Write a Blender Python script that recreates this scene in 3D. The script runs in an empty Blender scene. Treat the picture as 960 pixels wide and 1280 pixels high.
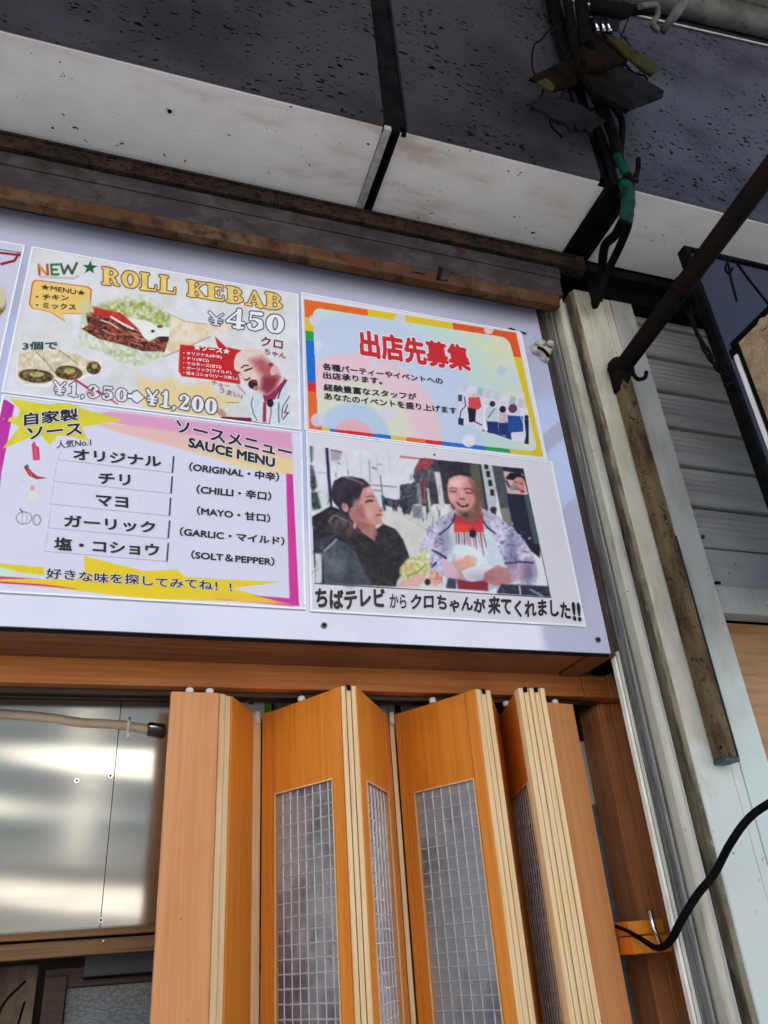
import bpy, bmesh, math, random
import numpy as np
from mathutils import Vector, Matrix
S = bpy.context.scene
COL = S.collection
random.seed(7); rng = np.random.default_rng(5)

# ------------------------------------------------------------------ camera
F = 985.0; PCX, PCY = 480.0, 640.0
def _ray(x, y): return np.array([(x-PCX)/F, -(y-PCY)/F, -1.0])
_Z = _ray(340, -1120); _Z /= np.linalg.norm(_Z)
_X = _ray(3600, 950); _X -= _Z*(_X@_Z); _X /= np.linalg.norm(_X)
_Y = np.cross(_Z, _X)
ROT = np.array([_X, _Y, _Z])
CAM = np.array([0.0, -1.9, 1.5])
cd = bpy.data.cameras.new('camera'); co = bpy.data.objects.new('camera', cd); COL.objects.link(co)
cd.sensor_fit = 'VERTICAL'; cd.sensor_height = 24.0; cd.lens = 24.0*F/1280.0
cd.clip_start = 0.05; cd.clip_end = 500
m4 = Matrix([[*ROT[i], CAM[i]] for i in range(3)]+[[0, 0, 0, 1]])
co.matrix_world = m4; S.camera = co

# ------------------------------------------------------------------ light
S.world = bpy.data.worlds.new('World'); S.world.use_nodes = True
wn = S.world.node_tree; wn.nodes.clear()
sky = wn.nodes.new('ShaderNodeTexSky'); sky.sky_type = 'NISHITA'; sky.sun_disc = False
EL, AZ = 58, -20           # the sun stands behind the shop: the front is in open shade
sky.sun_elevation = math.radians(EL); sky.sun_rotation = math.radians(AZ)
bgn = wn.nodes.new('ShaderNodeBackground'); bgn.inputs[1].default_value = 0.13
won = wn.nodes.new('ShaderNodeOutputWorld')
wn.links.new(sky.outputs[0], bgn.inputs[0]); wn.links.new(bgn.outputs[0], won.inputs[0])
sl = bpy.data.lights.new('sun', 'SUN'); so = bpy.data.objects.new('sun', sl); COL.objects.link(so)
sl.energy = 4.5; sl.angle = math.radians(0.5); sl.color = (1, .95, .88)
sd = Vector((math.sin(math.radians(AZ))*math.cos(math.radians(EL)), math.cos(math.radians(AZ))*math.cos(math.radians(EL)), math.sin(math.radians(EL))))
so.rotation_euler = sd.to_track_quat('Z', 'Y').to_euler(); so.location = (0, 0, 12)
S.view_settings.view_transform = 'Standard'; S.view_settings.look = 'None'
S.view_settings.exposure = 1.95; S.view_settings.gamma = 1
S.render.engine = 'CYCLES'

# ------------------------------------------------------------------ helpers
def at(px, py, Y=None, Z=None, X=None):
    d = ROT@_ray(px, py)
    t = (Y-CAM[1])/d[1] if Y is not None else ((Z-CAM[2])/d[2] if Z is not None else (X-CAM[0])/d[0])
    return CAM+t*d
def lin(c):
    c = np.asarray(c, float)/255.0
    return np.where(c <= .04045, c/12.92, ((c+.055)/1.055)**2.4)
def srgb(*c): return tuple(float(v) for v in lin(c))
OFF = {}
class MB:
    def __init__(s): s.v = []; s.f = []; s.m = []; s.sm = []
    def add(s, vs, fs, mi=0, smooth=False):
        b = len(s.v); s.v += [tuple(map(float, q)) for q in vs]
        for f in fs: s.f.append([b+i for i in f]); s.m.append(mi); s.sm.append(smooth)
        return s
    def box(s, x0, x1, y0, y1, z0, z1, mi=0):
        v = [(x, y, z) for z in (z0, z1) for y in (y0, y1) for x in (x0, x1)]
        return s.add(v, [(0, 2, 3, 1), (4, 5, 7, 6), (0, 1, 5, 4), (2, 6, 7, 3), (0, 4, 6, 2), (1, 3, 7, 5)], mi)
    def prism(s, poly, z0, z1, mi=0, zf=None):            # plan polygon raised from z0 to z1
        n = len(poly); v = [(x, y, z0) for x, y in poly]+[(x, y, z1) for x, y in poly]
        f = [tuple(range(n))[::-1], tuple(range(n, 2*n))]+[(i, (i+1) % n, n+(i+1) % n, n+i) for i in range(n)]
        return s.add(v, f, mi)
    def prof(s, yz, x0, x1, mi=0, smooth=False):                        # YZ outline run along X
        n = len(yz); v = [(x0, y, z) for y, z in yz]+[(x1, y, z) for y, z in yz]
        s.add(v, [(i, (i+1) % n, n+(i+1) % n, n+i) for i in range(n)], mi, smooth)
        b = len(s.v)-2*n
        s.f += [[b+i for i in range(n)][::-1], [b+n+i for i in range(n)]]; s.m += [mi, mi]; s.sm += [False, False]
        return s
    def slab(s, pts, n, t, mi=0):                          # flat polygon thickened along n
        k = len(pts); n = np.array(n, float)*t; v = [np.array(p, float) for p in pts]; v = v+[p+n for p in v]
        return s.add(v, [tuple(range(k)), tuple(range(k, 2*k))[::-1]]+[(i, k+i, k+(i+1) % k, (i+1) % k) for i in range(k)], mi)
    def tube(s, pts, r, n=10, mi=0, caps=True):
        pts = [Vector(p) for p in pts]; rs = r if hasattr(r, '__len__') else [r]*len(pts)
        vs = []; T0 = (pts[1]-pts[0]).normalized(); up = Vector((0, 0, 1)) if abs(T0.z) < .9 else Vector((1, 0, 0))
        N = T0.cross(up).normalized()
        for i, p in enumerate(pts):
            T = (pts[min(i+1, len(pts)-1)]-pts[max(i-1, 0)]).normalized()
            N = (N-T*N.dot(T)).normalized(); B = T.cross(N)
            for k in range(n):
                a = 2*math.pi*k/n; vs.append(p+(N*math.cos(a)+B*math.sin(a))*rs[i])
        fs = [(i*n+k, i*n+(k+1) % n, (i+1)*n+(k+1) % n, (i+1)*n+k) for i in range(len(pts)-1) for k in range(n)]
        s.add(vs, fs, mi, True)
        if caps:
            b = len(s.v)-len(vs)
            s.f += [[b+k for k in range(n)][::-1], [b+(len(pts)-1)*n+k for k in range(n)]]; s.m += [mi]*2; s.sm += [False]*2
        return s
    def grid(s, fn, nu, nv, mi=0, smooth=True, mfn=None):
        vs = [fn(i/nu, j/nv) for j in range(nv+1) for i in range(nu+1)]
        fs = [(j*(nu+1)+i, j*(nu+1)+i+1, (j+1)*(nu+1)+i+1, (j+1)*(nu+1)+i) for j in range(nv) for i in range(nu)]
        s.add(vs, fs, mi, smooth)
        if mfn:
            k = len(s.m)-len(fs)
            for j in range(nv):
                for i in range(nu): s.m[k+j*nu+i] = mfn(i, j)
        return s
    def build(s, name, mat, parent=None, bevel=0, label=None, cat=None, group=None, kind=None):
        V = np.array(s.v)
        if parent is not None: off = OFF.get(parent.name, np.zeros(3))
        else:
            off = np.array([(V[:, 0].min()+V[:, 0].max())/2, (V[:, 1].min()+V[:, 1].max())/2, V[:, 2].min()])
        me = bpy.data.meshes.new(name); me.from_pydata((V-off).tolist(), [], s.f)
        for mm in (mat if isinstance(mat, (list, tuple)) else [mat]): me.materials.append(mm)
        me.polygons.foreach_set('material_index', s.m); me.polygons.foreach_set('use_smooth', s.sm)
        bm = bmesh.new(); bm.from_mesh(me); bmesh.ops.recalc_face_normals(bm, faces=bm.faces); bm.to_mesh(me); bm.free()
        o = bpy.data.objects.new(name, me); COL.objects.link(o)
        if parent is not None: o.parent = parent; OFF[o.name] = off
        else: o.location = off; OFF[o.name] = off
        if bevel:
            b = o.modifiers.new('bevel', 'BEVEL'); b.width = bevel; b.segments = 2; b.limit_method = 'ANGLE'; b.angle_limit = .7
        props(o, label, cat, group, kind); return o
def props(o, label=None, cat=None, group=None, kind=None):
    for k, v in (('label', label), ('category', cat), ('group', group), ('kind', kind)):
        if v: o[k] = v
    return o
def thing(name, loc, label, cat, group=None, kind=None):
    o = bpy.data.objects.new(name, None); COL.objects.link(o); o.location = loc; o.empty_display_size = .05
    OFF[o.name] = np.array(loc, float); return props(o, label, cat, group, kind)
def B(x0, x1, y0, y1, z0, z1): return MB().box(x0, x1, y0, y1, z0, z1)
def smoothpath(pts, n=8):
    P = [np.array(p, float) for p in pts]; P = [2*P[0]-P[1]]+P+[2*P[-1]-P[-2]]; out = []
    for i in range(1, len(P)-2):
        for k in range(n):
            t = k/n; a, b, c, d = P[i-1:i+3]
            out.append(.5*((2*b)+(c-a)*t+(2*a-5*b+4*c-d)*t*t+(3*b-a-3*c+d)*t**3))
    out.append(P[-2]); return out
def dup(o, parent, shift):
    c = o.copy(); COL.objects.link(c); c.parent = parent; c.location = Vector(o.location)+Vector(shift); return c

# ------------------------------------------------------------------ materials
def mat(name, base, rough=.5, metal=0.0, second=None, scale=4, stretch=(1, 1, 1), lo=.4, hi=.65,
        third=None, tscale=30, tstretch=(1, 1, 1), tlo=.55, thi=.7, specks=0, scol=(.01, .01, .01), sscale=30, sstretch=(1, 1, 1),
        bump=0, bscale=200, bstretch=(1, 1, 1), spec=.5, coat=0, trans=0, ior=1.45, rvar=0, alpha=1, grime=0, gscale=2.5, gstretch=(1, 1, 1), gcol=(.45, .38, .30), zlow=None):
    m = bpy.data.materials.new(name); m.use_nodes = True; nt = m.node_tree; N = nt.nodes; L = nt.links
    p = N['Principled BSDF']; p.inputs['Roughness'].default_value = rough; p.inputs['Metallic'].default_value = metal
    p.inputs['Specular IOR Level'].default_value = spec; p.inputs['Coat Weight'].default_value = coat; p.inputs['Coat Roughness'].default_value = .08
    p.inputs['Transmission Weight'].default_value = trans; p.inputs['IOR'].default_value = ior; p.inputs['Alpha'].default_value = alpha
    geo = N.new('ShaderNodeNewGeometry')
    def noise(sc, st, det=6, rough_=.6):
        mp = N.new('ShaderNodeMapping'); mp.inputs['Scale'].default_value = st; L.new(geo.outputs['Position'], mp.inputs[0])
        n = N.new('ShaderNodeTexNoise'); n.inputs['Scale'].default_value = sc; n.inputs['Detail'].default_value = det; n.inputs['Roughness'].default_value = rough_
        L.new(mp.outputs[0], n.inputs['Vector']); return n.outputs['Fac']
    def ramp(src, lo, hi):
        r = N.new('ShaderNodeMapRange'); r.inputs[1].default_value = lo; r.inputs[2].default_value = hi; r.interpolation_type = 'SMOOTHSTEP'
        L.new(src, r.inputs[0]); return r.outputs[0]
    def mix(f, a, b):
        x = N.new('ShaderNodeMix'); x.data_type = 'RGBA'; L.new(f, x.inputs[0])
        for k, v in ((6, a), (7, b)):
            if isinstance(v, tuple): x.inputs[k].default_value = (*v, 1)
            else: L.new(v, x.inputs[k])
        return x.outputs[2]
    c = base
    if second: c = mix(ramp(noise(scale, stretch), lo, hi), c, second)
    if third: c = mix(ramp(noise(tscale, tstretch, 8, .7), tlo, thi), c, third)
    if grime:
        g_ = ramp(noise(gscale, gstretch, 9, .68), .50, .74); gm_ = N.new('ShaderNodeMath'); gm_.operation = 'MULTIPLY'; L.new(g_, gm_.inputs[0]); gm_.inputs[1].default_value = grime
        x = N.new('ShaderNodeMix'); x.data_type = 'RGBA'; x.blend_type = 'MULTIPLY'; L.new(gm_.outputs[0], x.inputs[0]); x.inputs[7].default_value = (*gcol, 1)
        if isinstance(c, tuple): x.inputs[6].default_value = (*c, 1)
        else: L.new(c, x.inputs[6])
        c = x.outputs[2]
    if zlow:                                           # second tone below a given height, with a ragged edge
        sx = N.new('ShaderNodeSeparateXYZ'); L.new(geo.outputs['Position'], sx.inputs[0])
        ad = N.new('ShaderNodeMath'); ad.operation = 'MULTIPLY_ADD'; L.new(noise(7, (1, 1, 1), 6), ad.inputs[0]); ad.inputs[1].default_value = .5; L.new(sx.outputs[2], ad.inputs[2])
        c = mix(ramp(ad.outputs[0], zlow[2]+.25, zlow[1]+.25), c, zlow[0])
    if specks:
        mp = N.new('ShaderNodeMapping'); mp.inputs['Scale'].default_value = sstretch; L.new(geo.outputs['Position'], mp.inputs[0])
        v = N.new('ShaderNodeTexVoronoi'); v.inputs['Scale'].default_value = sscale; v.inputs['Randomness'].default_value = 1
        nz = N.new('ShaderNodeTexNoise'); nz.inputs['Scale'].default_value = 60; nz.inputs['Detail'].default_value = 2; L.new(mp.outputs[0], nz.inputs['Vector'])
        va = N.new('ShaderNodeVectorMath'); va.operation = 'SCALE'; va.inputs[3].default_value = .03; L.new(nz.outputs['Color'], va.inputs[0])
        vb = N.new('ShaderNodeVectorMath'); L.new(mp.outputs[0], vb.inputs[0]); L.new(va.outputs[0], vb.inputs[1]); L.new(vb.outputs[0], v.inputs['Vector'])
        sep = N.new('ShaderNodeSeparateColor'); L.new(v.outputs['Color'], sep.inputs[0])
        mu = N.new('ShaderNodeMath'); mu.operation = 'MULTIPLY'; L.new(sep.outputs[0], mu.inputs[0]); mu.inputs[1].default_value = specks
        cl = noise(2.2, (1, 1, 1), 3); m2 = N.new('ShaderNodeMath'); m2.operation = 'MULTIPLY'; L.new(mu.outputs[0], m2.inputs[0]); L.new(ramp(cl, .30, .52), m2.inputs[1])
        lt = N.new('ShaderNodeMath'); lt.operation = 'LESS_THAN'; L.new(v.outputs['Distance'], lt.inputs[0]); L.new(m2.outputs[0], lt.inputs[1])
        c = mix(lt.outputs[0], c, scol)
    if isinstance(c, tuple): p.inputs['Base Color'].default_value = (*c, 1)
    else: L.new(c, p.inputs['Base Color'])
    if rvar:
        r = N.new('ShaderNodeMapRange'); r.inputs[3].default_value = rough-rvar; r.inputs[4].default_value = rough+rvar
        L.new(noise(scale*2, stretch), r.inputs[0]); L.new(r.outputs[0], p.inputs['Roughness'])
    if bump:
        b = N.new('ShaderNodeBump'); b.inputs['Distance'].default_value = bump; b.inputs['Strength'].default_value = 1
        L.new(noise(bscale, bstretch, 5), b.inputs['Height']); L.new(b.outputs[0], p.inputs['Normal'])
    return m
GV = (14, 14, .35); GH = (.35, 14, 14)
WOOD = dict(rough=.36, bump=.0006, bscale=40, spec=.35, grime=.5, gscale=2.2, gstretch=(1, 1, .5), specks=.06, sscale=30, scol=(.2, .07, .02))
door_wood = mat('orange_wood_veneer', (.80, .275, .030), second=(.72, .215, .018), scale=5, stretch=GV, third=(.82, .36, .06), tscale=26, tstretch=GV, bstretch=GV, **WOOD)
pale_wood = mat('pinkish_wood_veneer', (.72, .32, .12), second=(.66, .26, .085), scale=4, stretch=GV, third=(.66, .32, .16), tscale=26, tstretch=GV, bstretch=GV, **WOOD)
edge_wood = mat('cream_edge_wood', (.86, .62, .34), second=(.76, .48, .22), scale=12, stretch=GV, third=(.85, .62, .36), tscale=40, tstretch=GV, bstretch=GV, **WOOD)
beam_wood = mat('red_brown_wood', (.58, .20, .055), second=(.46, .14, .03), scale=8, stretch=GH, third=(.57, .26, .12), tscale=22, tstretch=GH, bstretch=GH, **WOOD)
box_wood = mat('glossy_brown_sheet', (.20, .07, .03), second=(.09, .03, .015), scale=5, stretch=GH, third=(.30, .13, .06), tscale=11, tstretch=GH, rough=.25, coat=.4)
post_wood = mat('worn_brown_wood', (.62, .25, .10), second=(.48, .17, .06), scale=7, stretch=GV, third=(.10, .04, .02), tscale=9, tstretch=(2, 2, 1), tlo=.6, thi=.75, bstretch=GV, **WOOD)
dark_wood = mat('dark_brown_wood', (.05, .022, .010), second=(.028, .012, .005), scale=8, stretch=GH, rough=.5)
rail_wood = mat('ochre_brown_rail', (.20, .095, .025), second=(.12, .05, .012), scale=8, stretch=GH, rough=.45)
groove_black = mat('black_gap', (.008, .007, .007), rough=.8, spec=.02)
acrylic = mat('lavender_acrylic', (.56, .58, .74), rough=.10, second=(.51, .53, .71), scale=2, spec=.5, coat=.3, third=(.45, .46, .66), tscale=4, tlo=.62, thi=.85)
acrylic.node_tree.nodes['Principled BSDF'].inputs['Coat Weight'].default_value = 1; acrylic.node_tree.nodes['Principled BSDF'].inputs['Coat IOR'].default_value = 1.9
sleeve_m = mat('white_sleeve_edge', (.9, .9, .92), rough=.2, coat=.5, second=(.6, .6, .6), scale=30, lo=.62, hi=.8)
chrome = mat('chrome', (.75, .76, .78), rough=.15, metal=1)
iron_d = mat('dark_screw_steel', (.12, .12, .13), rough=.4, metal=.8)
rust1 = mat('rusted_brown_steel', (.028, .02, .016), rough=.8, spec=.05, second=(.055, .037, .024), scale=9, stretch=(1, 1, 2), third=(.02, .012, .01), tscale=34, tlo=.5, thi=.62, specks=.45, sscale=55, bump=.003, bscale=70)
rust2 = mat('stained_grey_steel', (.042, .034, .040), rough=.6, spec=.05, second=(.072, .058, .064), scale=7, stretch=(1, 2, 2), third=(.03, .022, .016), tscale=16, tlo=.46, thi=.7, bump=.001, bscale=60)
rust3 = mat('orange_rusted_steel', (.085, .036, .017), rough=.8, spec=.12, second=(.12, .07, .036), scale=8, stretch=(1, 1, 1), third=(.03, .018, .012), tscale=18, tlo=.46, thi=.68, bump=.0025, bscale=60)
under_m = mat('black_recess', (.012, .01, .01), rough=.9, spec=.02)
soffit_m = mat('off_white_soffit_paint', (.80, .79, .775), rough=.5, second=(.72, .70, .67), scale=2.5, third=(.70, .64, .56), tscale=5, tlo=.58, thi=.85, specks=.16, sscale=30, bump=.0004, bscale=120, grime=.95, gscale=3, gstretch=(.6, 2, 1), gcol=(.66, .58, .48))
fascia_m = mat('speckled_grey_sheet', (.046, .043, .051), rough=.42, spec=.06, second=(.026, .024, .030), scale=1.6, third=(.06, .06, .07), tscale=130, tlo=.5, thi=.9, specks=.42, sscale=54, sstretch=(.55, 1, 1.1), scol=(.003, .003, .003), bump=.0004, bscale=300)
fascia2_m = mat('blue_grey_speckled_sheet', (.070, .073, .095), rough=.4, spec=.06, second=(.034, .035, .048), scale=1.8, third=(.12, .125, .15), tscale=130, tlo=.5, thi=.9, specks=.42, sscale=50, sstretch=(.6, 1, 1.1), scol=(.003, .003, .003), bump=.0004, bscale=300)
black_m = mat('black_rubber', (.0045, .0045, .005), rough=.55, spec=.02, second=(.008, .0075, .0075), scale=30)
joint_m = mat('dark_joint_steel', (.006, .006, .007), rough=.5, spec=.02, second=(.012, .011, .011), scale=12)
cream_m = mat('dirty_cream_paint', (.56, .53, .43), rough=.5, second=(.48, .45, .35), scale=4, stretch=(2, 2, .8), third=(.24, .19, .12), tscale=9, tstretch=(3, 3, 1), tlo=.58, thi=.8, bump=.0006, bscale=90, spec=.25, grime=.6, gscale=5, gstretch=(3, 3, .6), specks=.11, sscale=42, sstretch=(1, 1, .5))
column_m = mat('column_paint', (.56, .53, .43), rough=.5, second=(.48, .45, .35), scale=4, stretch=(2, 2, .8), third=(.26, .21, .14), tscale=9, tstretch=(3, 3, 1), tlo=.6, thi=.8, bump=.0006, bscale=90, spec=.25, grime=.5, gscale=5, gstretch=(3, 3, .6), zlow=((.62, .66, .60), 1.86, 1.96), specks=.11, sscale=42, sstretch=(1, 1, .5))
creamlow_m = column_m; _u = mat('pale_blue_grey_paint', (.64, .70, .66), rough=.5, second=(.56, .60, .55), scale=6, stretch=(3, 3, .8), third=(.36, .36, .32), tscale=26, tlo=.68, thi=.78, bump=.0004, bscale=80)
edge_shade_m = mat('shaded_cream_edge', (.33, .28, .18), rough=.7, second=(.13, .10, .06), scale=11, stretch=(3, 3, .6), third=(.5, .45, .33), tscale=18, tstretch=(3, 3, .8), bump=.001, bscale=60)  # brown shade of the side face put into the colour, mottled with grime
oldwood_m = mat('weathered_grey_wood', (.14, .128, .115), rough=.8, second=(.06, .055, .05), scale=10, stretch=(16, 16, .6), third=(.34, .32, .28), tscale=16, tstretch=(16, 16, .6), bump=.003, bscale=14, bstretch=(10, 10, .6))
greyal_m = mat('dull_aluminium', (.42, .43, .42), rough=.45, metal=.3, second=(.30, .30, .29), scale=9, stretch=(4, 4, .5))
darkjamb_m = mat('dark_weathered_wood', (.06, .052, .052), rough=.8, second=(.028, .022, .02), scale=10, stretch=(16, 16, .6), third=(.14, .13, .12), tscale=16, tstretch=(16, 16, .6), spec=.1)
whitetrim_m = mat('white_trim', (.85, .84, .80), rough=.4, second=(.7, .66, .55), scale=15, stretch=(3, 3, .6))
guide_m = mat('grey_white_paint', (.42, .425, .40), rough=.45, second=(.34, .34, .32), scale=5, stretch=(2, 2, .7), third=(.22, .21, .19), tscale=30, tlo=.66, thi=.8, spec=.25, grime=.55, gscale=4, gstretch=(2, 2, .6), zlow=((.60, .65, .60), 1.9, 2.3), specks=.08, sscale=25)
shutter_m = mat('grey_shutter_paint', (.38, .38, .37), rough=.42, second=(.29, .285, .28), scale=4, stretch=(.5, 1, 3), third=(.2, .19, .19), tscale=20, tstretch=(.4, 1, 4), tlo=.6, thi=.8, specks=.12, sscale=24)
tube_rust = mat('rusted_tube', (.14, .10, .05), rough=.75, spec=.12, second=(.05, .03, .018), scale=7, stretch=(2, 2, .6), third=(.015, .01, .008), tscale=45, tlo=.56, thi=.66, specks=.35, sscale=70, scol=(.01, .008, .006), bump=.0015, bscale=90)
arm_rust = mat('black_rusted_tube', (.008, .007, .007), rough=.7, spec=.02, second=(.013, .008, .006), scale=9, third=(.012, .01, .01), tscale=40, bump=.0015, bscale=90)
teal_m = mat('dark_teal_paint', (.02, .06, .07), rough=.5)
bluepanel_m = mat('slate_blue_sheet', (.034, .038, .066), rough=.4, spec=.12, second=(.036, .04, .066), scale=3, third=(.075, .08, .11), tscale=40, tlo=.6, thi=.8)
tan_m = mat('tan_particle_board', (.36, .25, .14), rough=.8, second=(.24, .15, .075), scale=16, third=(.5, .38, .25), tscale=120, tlo=.5, thi=.7, bump=.001, bscale=160)
tandoor_m = mat('tan_plywood', (.40, .21, .09), rough=.5, second=(.30, .145, .055), scale=6, stretch=(.6, 8, 8), third=(.46, .27, .13), tscale=22, tstretch=(.5, 9, 9))
steel_m = mat('brushed_stainless_steel', (.76, .74, .67), rough=.13, metal=1, second=(.66, .645, .57), scale=3, stretch=(.6, 1, 4), rvar=.03)
conduit_m = mat('beige_conduit', (.66, .52, .36), rough=.4, second=(.56, .43, .29), scale=10)
brown_pl = mat('dark_brown_plastic', (.05, .03, .025), rough=.3)
clear_pl = mat('clear_plastic_clip', (.75, .78, .7), rough=.2)
white_pl = mat('white_nylon', (.78, .78, .78), rough=.35)
glass_m = mat('grey_pressed_glass', (.42, .41, .41), rough=.14, second=(.12, .11, .14), scale=2.2, lo=.42, hi=.6, spec=.5, trans=.2, coat=.3)
ridge_m = mat('pale_glass_ridge', (.60, .60, .60), rough=.16, spec=.8, trans=.25, coat=.6)  # paler than the cells: bright rib reflections put into the colour
green_m = mat('green_tape', (.003, .045, .028), rough=.5, spec=.1, second=(.002, .018, .016), scale=25, bump=.002, bscale=60)
yellow_m = mat('dirty_yellow_paint', (.040, .035, .013), rough=.6, spec=.03, second=(.02, .017, .008), scale=14)
lamp_m = mat('sooty_bracket_steel', (.011, .012, .013), rough=.6, spec=.03, second=(.007, .006, .006), scale=12, bump=.004, bscale=45, third=(.035, .037, .04), tscale=18, tlo=.6, thi=.8)
rustd_m = mat('dark_red_rust', (.012, .006, .0045), rough=.85, spec=.03, second=(.005, .004, .0035), scale=18, bump=.004, bscale=50)
gutter_m = mat('grey_green_gutter_paint', (.10, .105, .097), rough=.4, spec=.12, second=(.06, .063, .058), scale=8, specks=.2, sscale=25)
navy_m = mat('navy_sheet', (.012, .014, .035), rough=.45, spec=.12, second=(.02, .022, .045), scale=3)
foam_m = mat('dried_foam', (.55, .52, .46), rough=.9, second=(.3, .26, .2), scale=30, bump=.003, bscale=80)
intw_m = mat('interior_wall_paint', (.30, .25, .18), rough=.7, second=(.22, .18, .12), scale=2)
intd_m = mat('dark_interior', (.05, .035, .025), rough=.8, spec=.12, second=(.03, .02, .015), scale=5)
mesh_m = mat('grey_screen_cloth', (.20, .215, .22), rough=.6, second=(.12, .13, .135), scale=80, stretch=(1, 1, 3), lo=.45, hi=.55, third=(.32, .34, .35), tscale=170, tlo=.55, thi=.65)
cloth_m = mat('brown_grey_cloth', (.16, .12, .085), rough=.9, second=(.09, .06, .045), scale=14, third=(.22, .18, .15), tscale=60)
asphalt_m = mat('pale_street_paving', (.34, .325, .30), rough=.85, second=(.27, .26, .24), scale=1.5, third=(.4, .38, .35), tscale=30)
concrete_m = mat('pale_render_wall', (.55, .53, .49), rough=.85, second=(.48, .46, .42), scale=1)
winglass_m = mat('window_glass', (.04, .05, .06), rough=.08)
green_sign = mat('green_plastic', (.14, .60, .04), rough=.4); teal_sign = mat('teal_plastic', (.07, .65, .6), rough=.4)
ink = {}
def inkm(rgb):
    if rgb not in ink: ink[rgb] = mat('ink_%02x%02x%02x' % rgb, srgb(*rgb), rough=.4)
    return ink[rgb]

# ------------------------------------------------------------------ setting
MB().box(-60, 60, -60, 60, -.3, 0).build('ground', asphalt_m, kind='structure')
MB().box(-8, 8, -1.1, .4, 0, .012).build('pavement', concrete_m, kind='structure')
sb = thing('shop_building', (0, 2, 0), 'shop building behind the sign board, open at the folding doors', 'building')
MB().box(-6, 6.5, .35, 8, 3.86, 7.2).build('upper_wall', concrete_m, sb)
MB().box(-6, 6.5, -.30, .345, 3.86, 7.2).build('front_wall', navy_m, sb)
MB().box(-6, 6.5, 3.0, 3.2, 0, 2.9).build('back_wall', intw_m, sb)
MB().box(-6, -2.3, .1, 3, 0, 3.85).build('side_wall', concrete_m, sb)
MB().box(2.3, 2.4, .45, 3, 0, 2.9).build('side_wall', intw_m, sb)
MB().box(1.60, 2.4, .30, .45, 0, 3.8).build('side_wall', intd_m, sb)
MB().box(-2.3, 2.4, .46, 3, 2.75, 2.9).build('ceiling', intw_m, sb)
MB().box(-2.3, 2.3, .46, 3, .013, .03).build('interior_floor', intd_m, sb)
MB().box(-2.29, 6.4, .26, .3, 2.92, 3.84).build('panel_backing', under_m, sb)
MB().box(4.2, 6.5, .08, 3, 0, 3.85).build('side_wall', concrete_m, sb)

ob = thing('street_building', (0, -10, 0), 'pale rendered building on the far side of the street, facing the shop', 'building')  # unseen; its dark bands are shaped for reflections in the steel sheets
MB().box(-16, 16, -14, -10, 0, 8).build('wall', concrete_m, ob)
MB().box(-16, 16, -10.0, -9.93, 0, .95).build('plinth', iron_d, ob)  # dark band added so the lower steel mirrors grey
for i in range(9):
    for k in range(2):
        x = -13+i*3.2; z = 1.0+k*3.4
        hh = 1.5-.8*k; w = MB().box(x, x+3.05, -10.0, -9.95, z, z+hh).build('window', greyal_m, ob)  # ribbon width chosen for level bands in the steel's reflection
        MB().box(x+.08, x+2.97, -9.949, -9.94, z+.08, z+hh-.08).build('pane', winglass_m, w)

# ------------------------------------------------------------------ canopy over the shop front: soffit, fascia, gutter
can = thing('canopy', (1, -.3, 3.8), 'canopy overhang with off-white soffit and dark speckled fascia above the sign', 'canopy')
SZ = 3.80
for a, b in ((-2.4, .643), (.700, 1.470), (1.585, 4.2)):
    MB().box(a, b, -.425, -.092, SZ, SZ+.03).build('soffit_panel', soffit_m, can, bevel=.002)
def fpanel(a, b, m):
    mb = MB(); n = 14; prof = [(-.428, SZ+.002), (-.436, SZ+.012), (-.44, SZ+.03), (-.442, 5.3), (-.40, 5.3), (-.40, SZ+.035), (-.42, SZ+.032)]
    mb.prof(prof, a, b, 0); return mb.build('fascia_panel', m, can)
fpanel(-2.4, .640, fascia_m); fpanel(.722, 1.44, fascia_m); fpanel(1.50, 4.2, fascia2_m)
for a, b, e in ((.640, .722, .662), (1.44, 1.50, 1.50)):
    MB().box(a, b, -.425, -.41, SZ-.0, 5.3).build('joint_strip', joint_m, can)
    MB().box(a, b if b < 1 else 1.60, -.41, -.09, SZ+.012, SZ+.04).build('joint_backing', joint_m, can)
for x0, x1 in ((.645, .668), (.69, .699), (1.472, 1.49), (1.568, 1.583)):
    MB().box(x0, x1, -.43, -.10, SZ-.010, SZ+.01).build('joint_flange', joint_m if x1 > .68 else greyal_m, can, bevel=.0015)
MB().box(.699, .703, -.424, -.10, SZ-.006, SZ+.01).build('joint_flange', whitetrim_m, can)
MB().box(-2.4, 4.2, -.40, .35, SZ+.042, SZ+.055).build('soffit_backing', joint_m, can)
MB().box(-6, 6.5, -3.0, -.3, 5.78, 5.9).build('roof_sheet', navy_m, can)  # mostly unseen; extended over the street to shade the fascia
for x in (1.2, 2.55, 3.9): MB().box(x, x+.05, -3.0, -.3, 5.70, 5.779).build('roof_rib', bluepanel_m, can)
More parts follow.
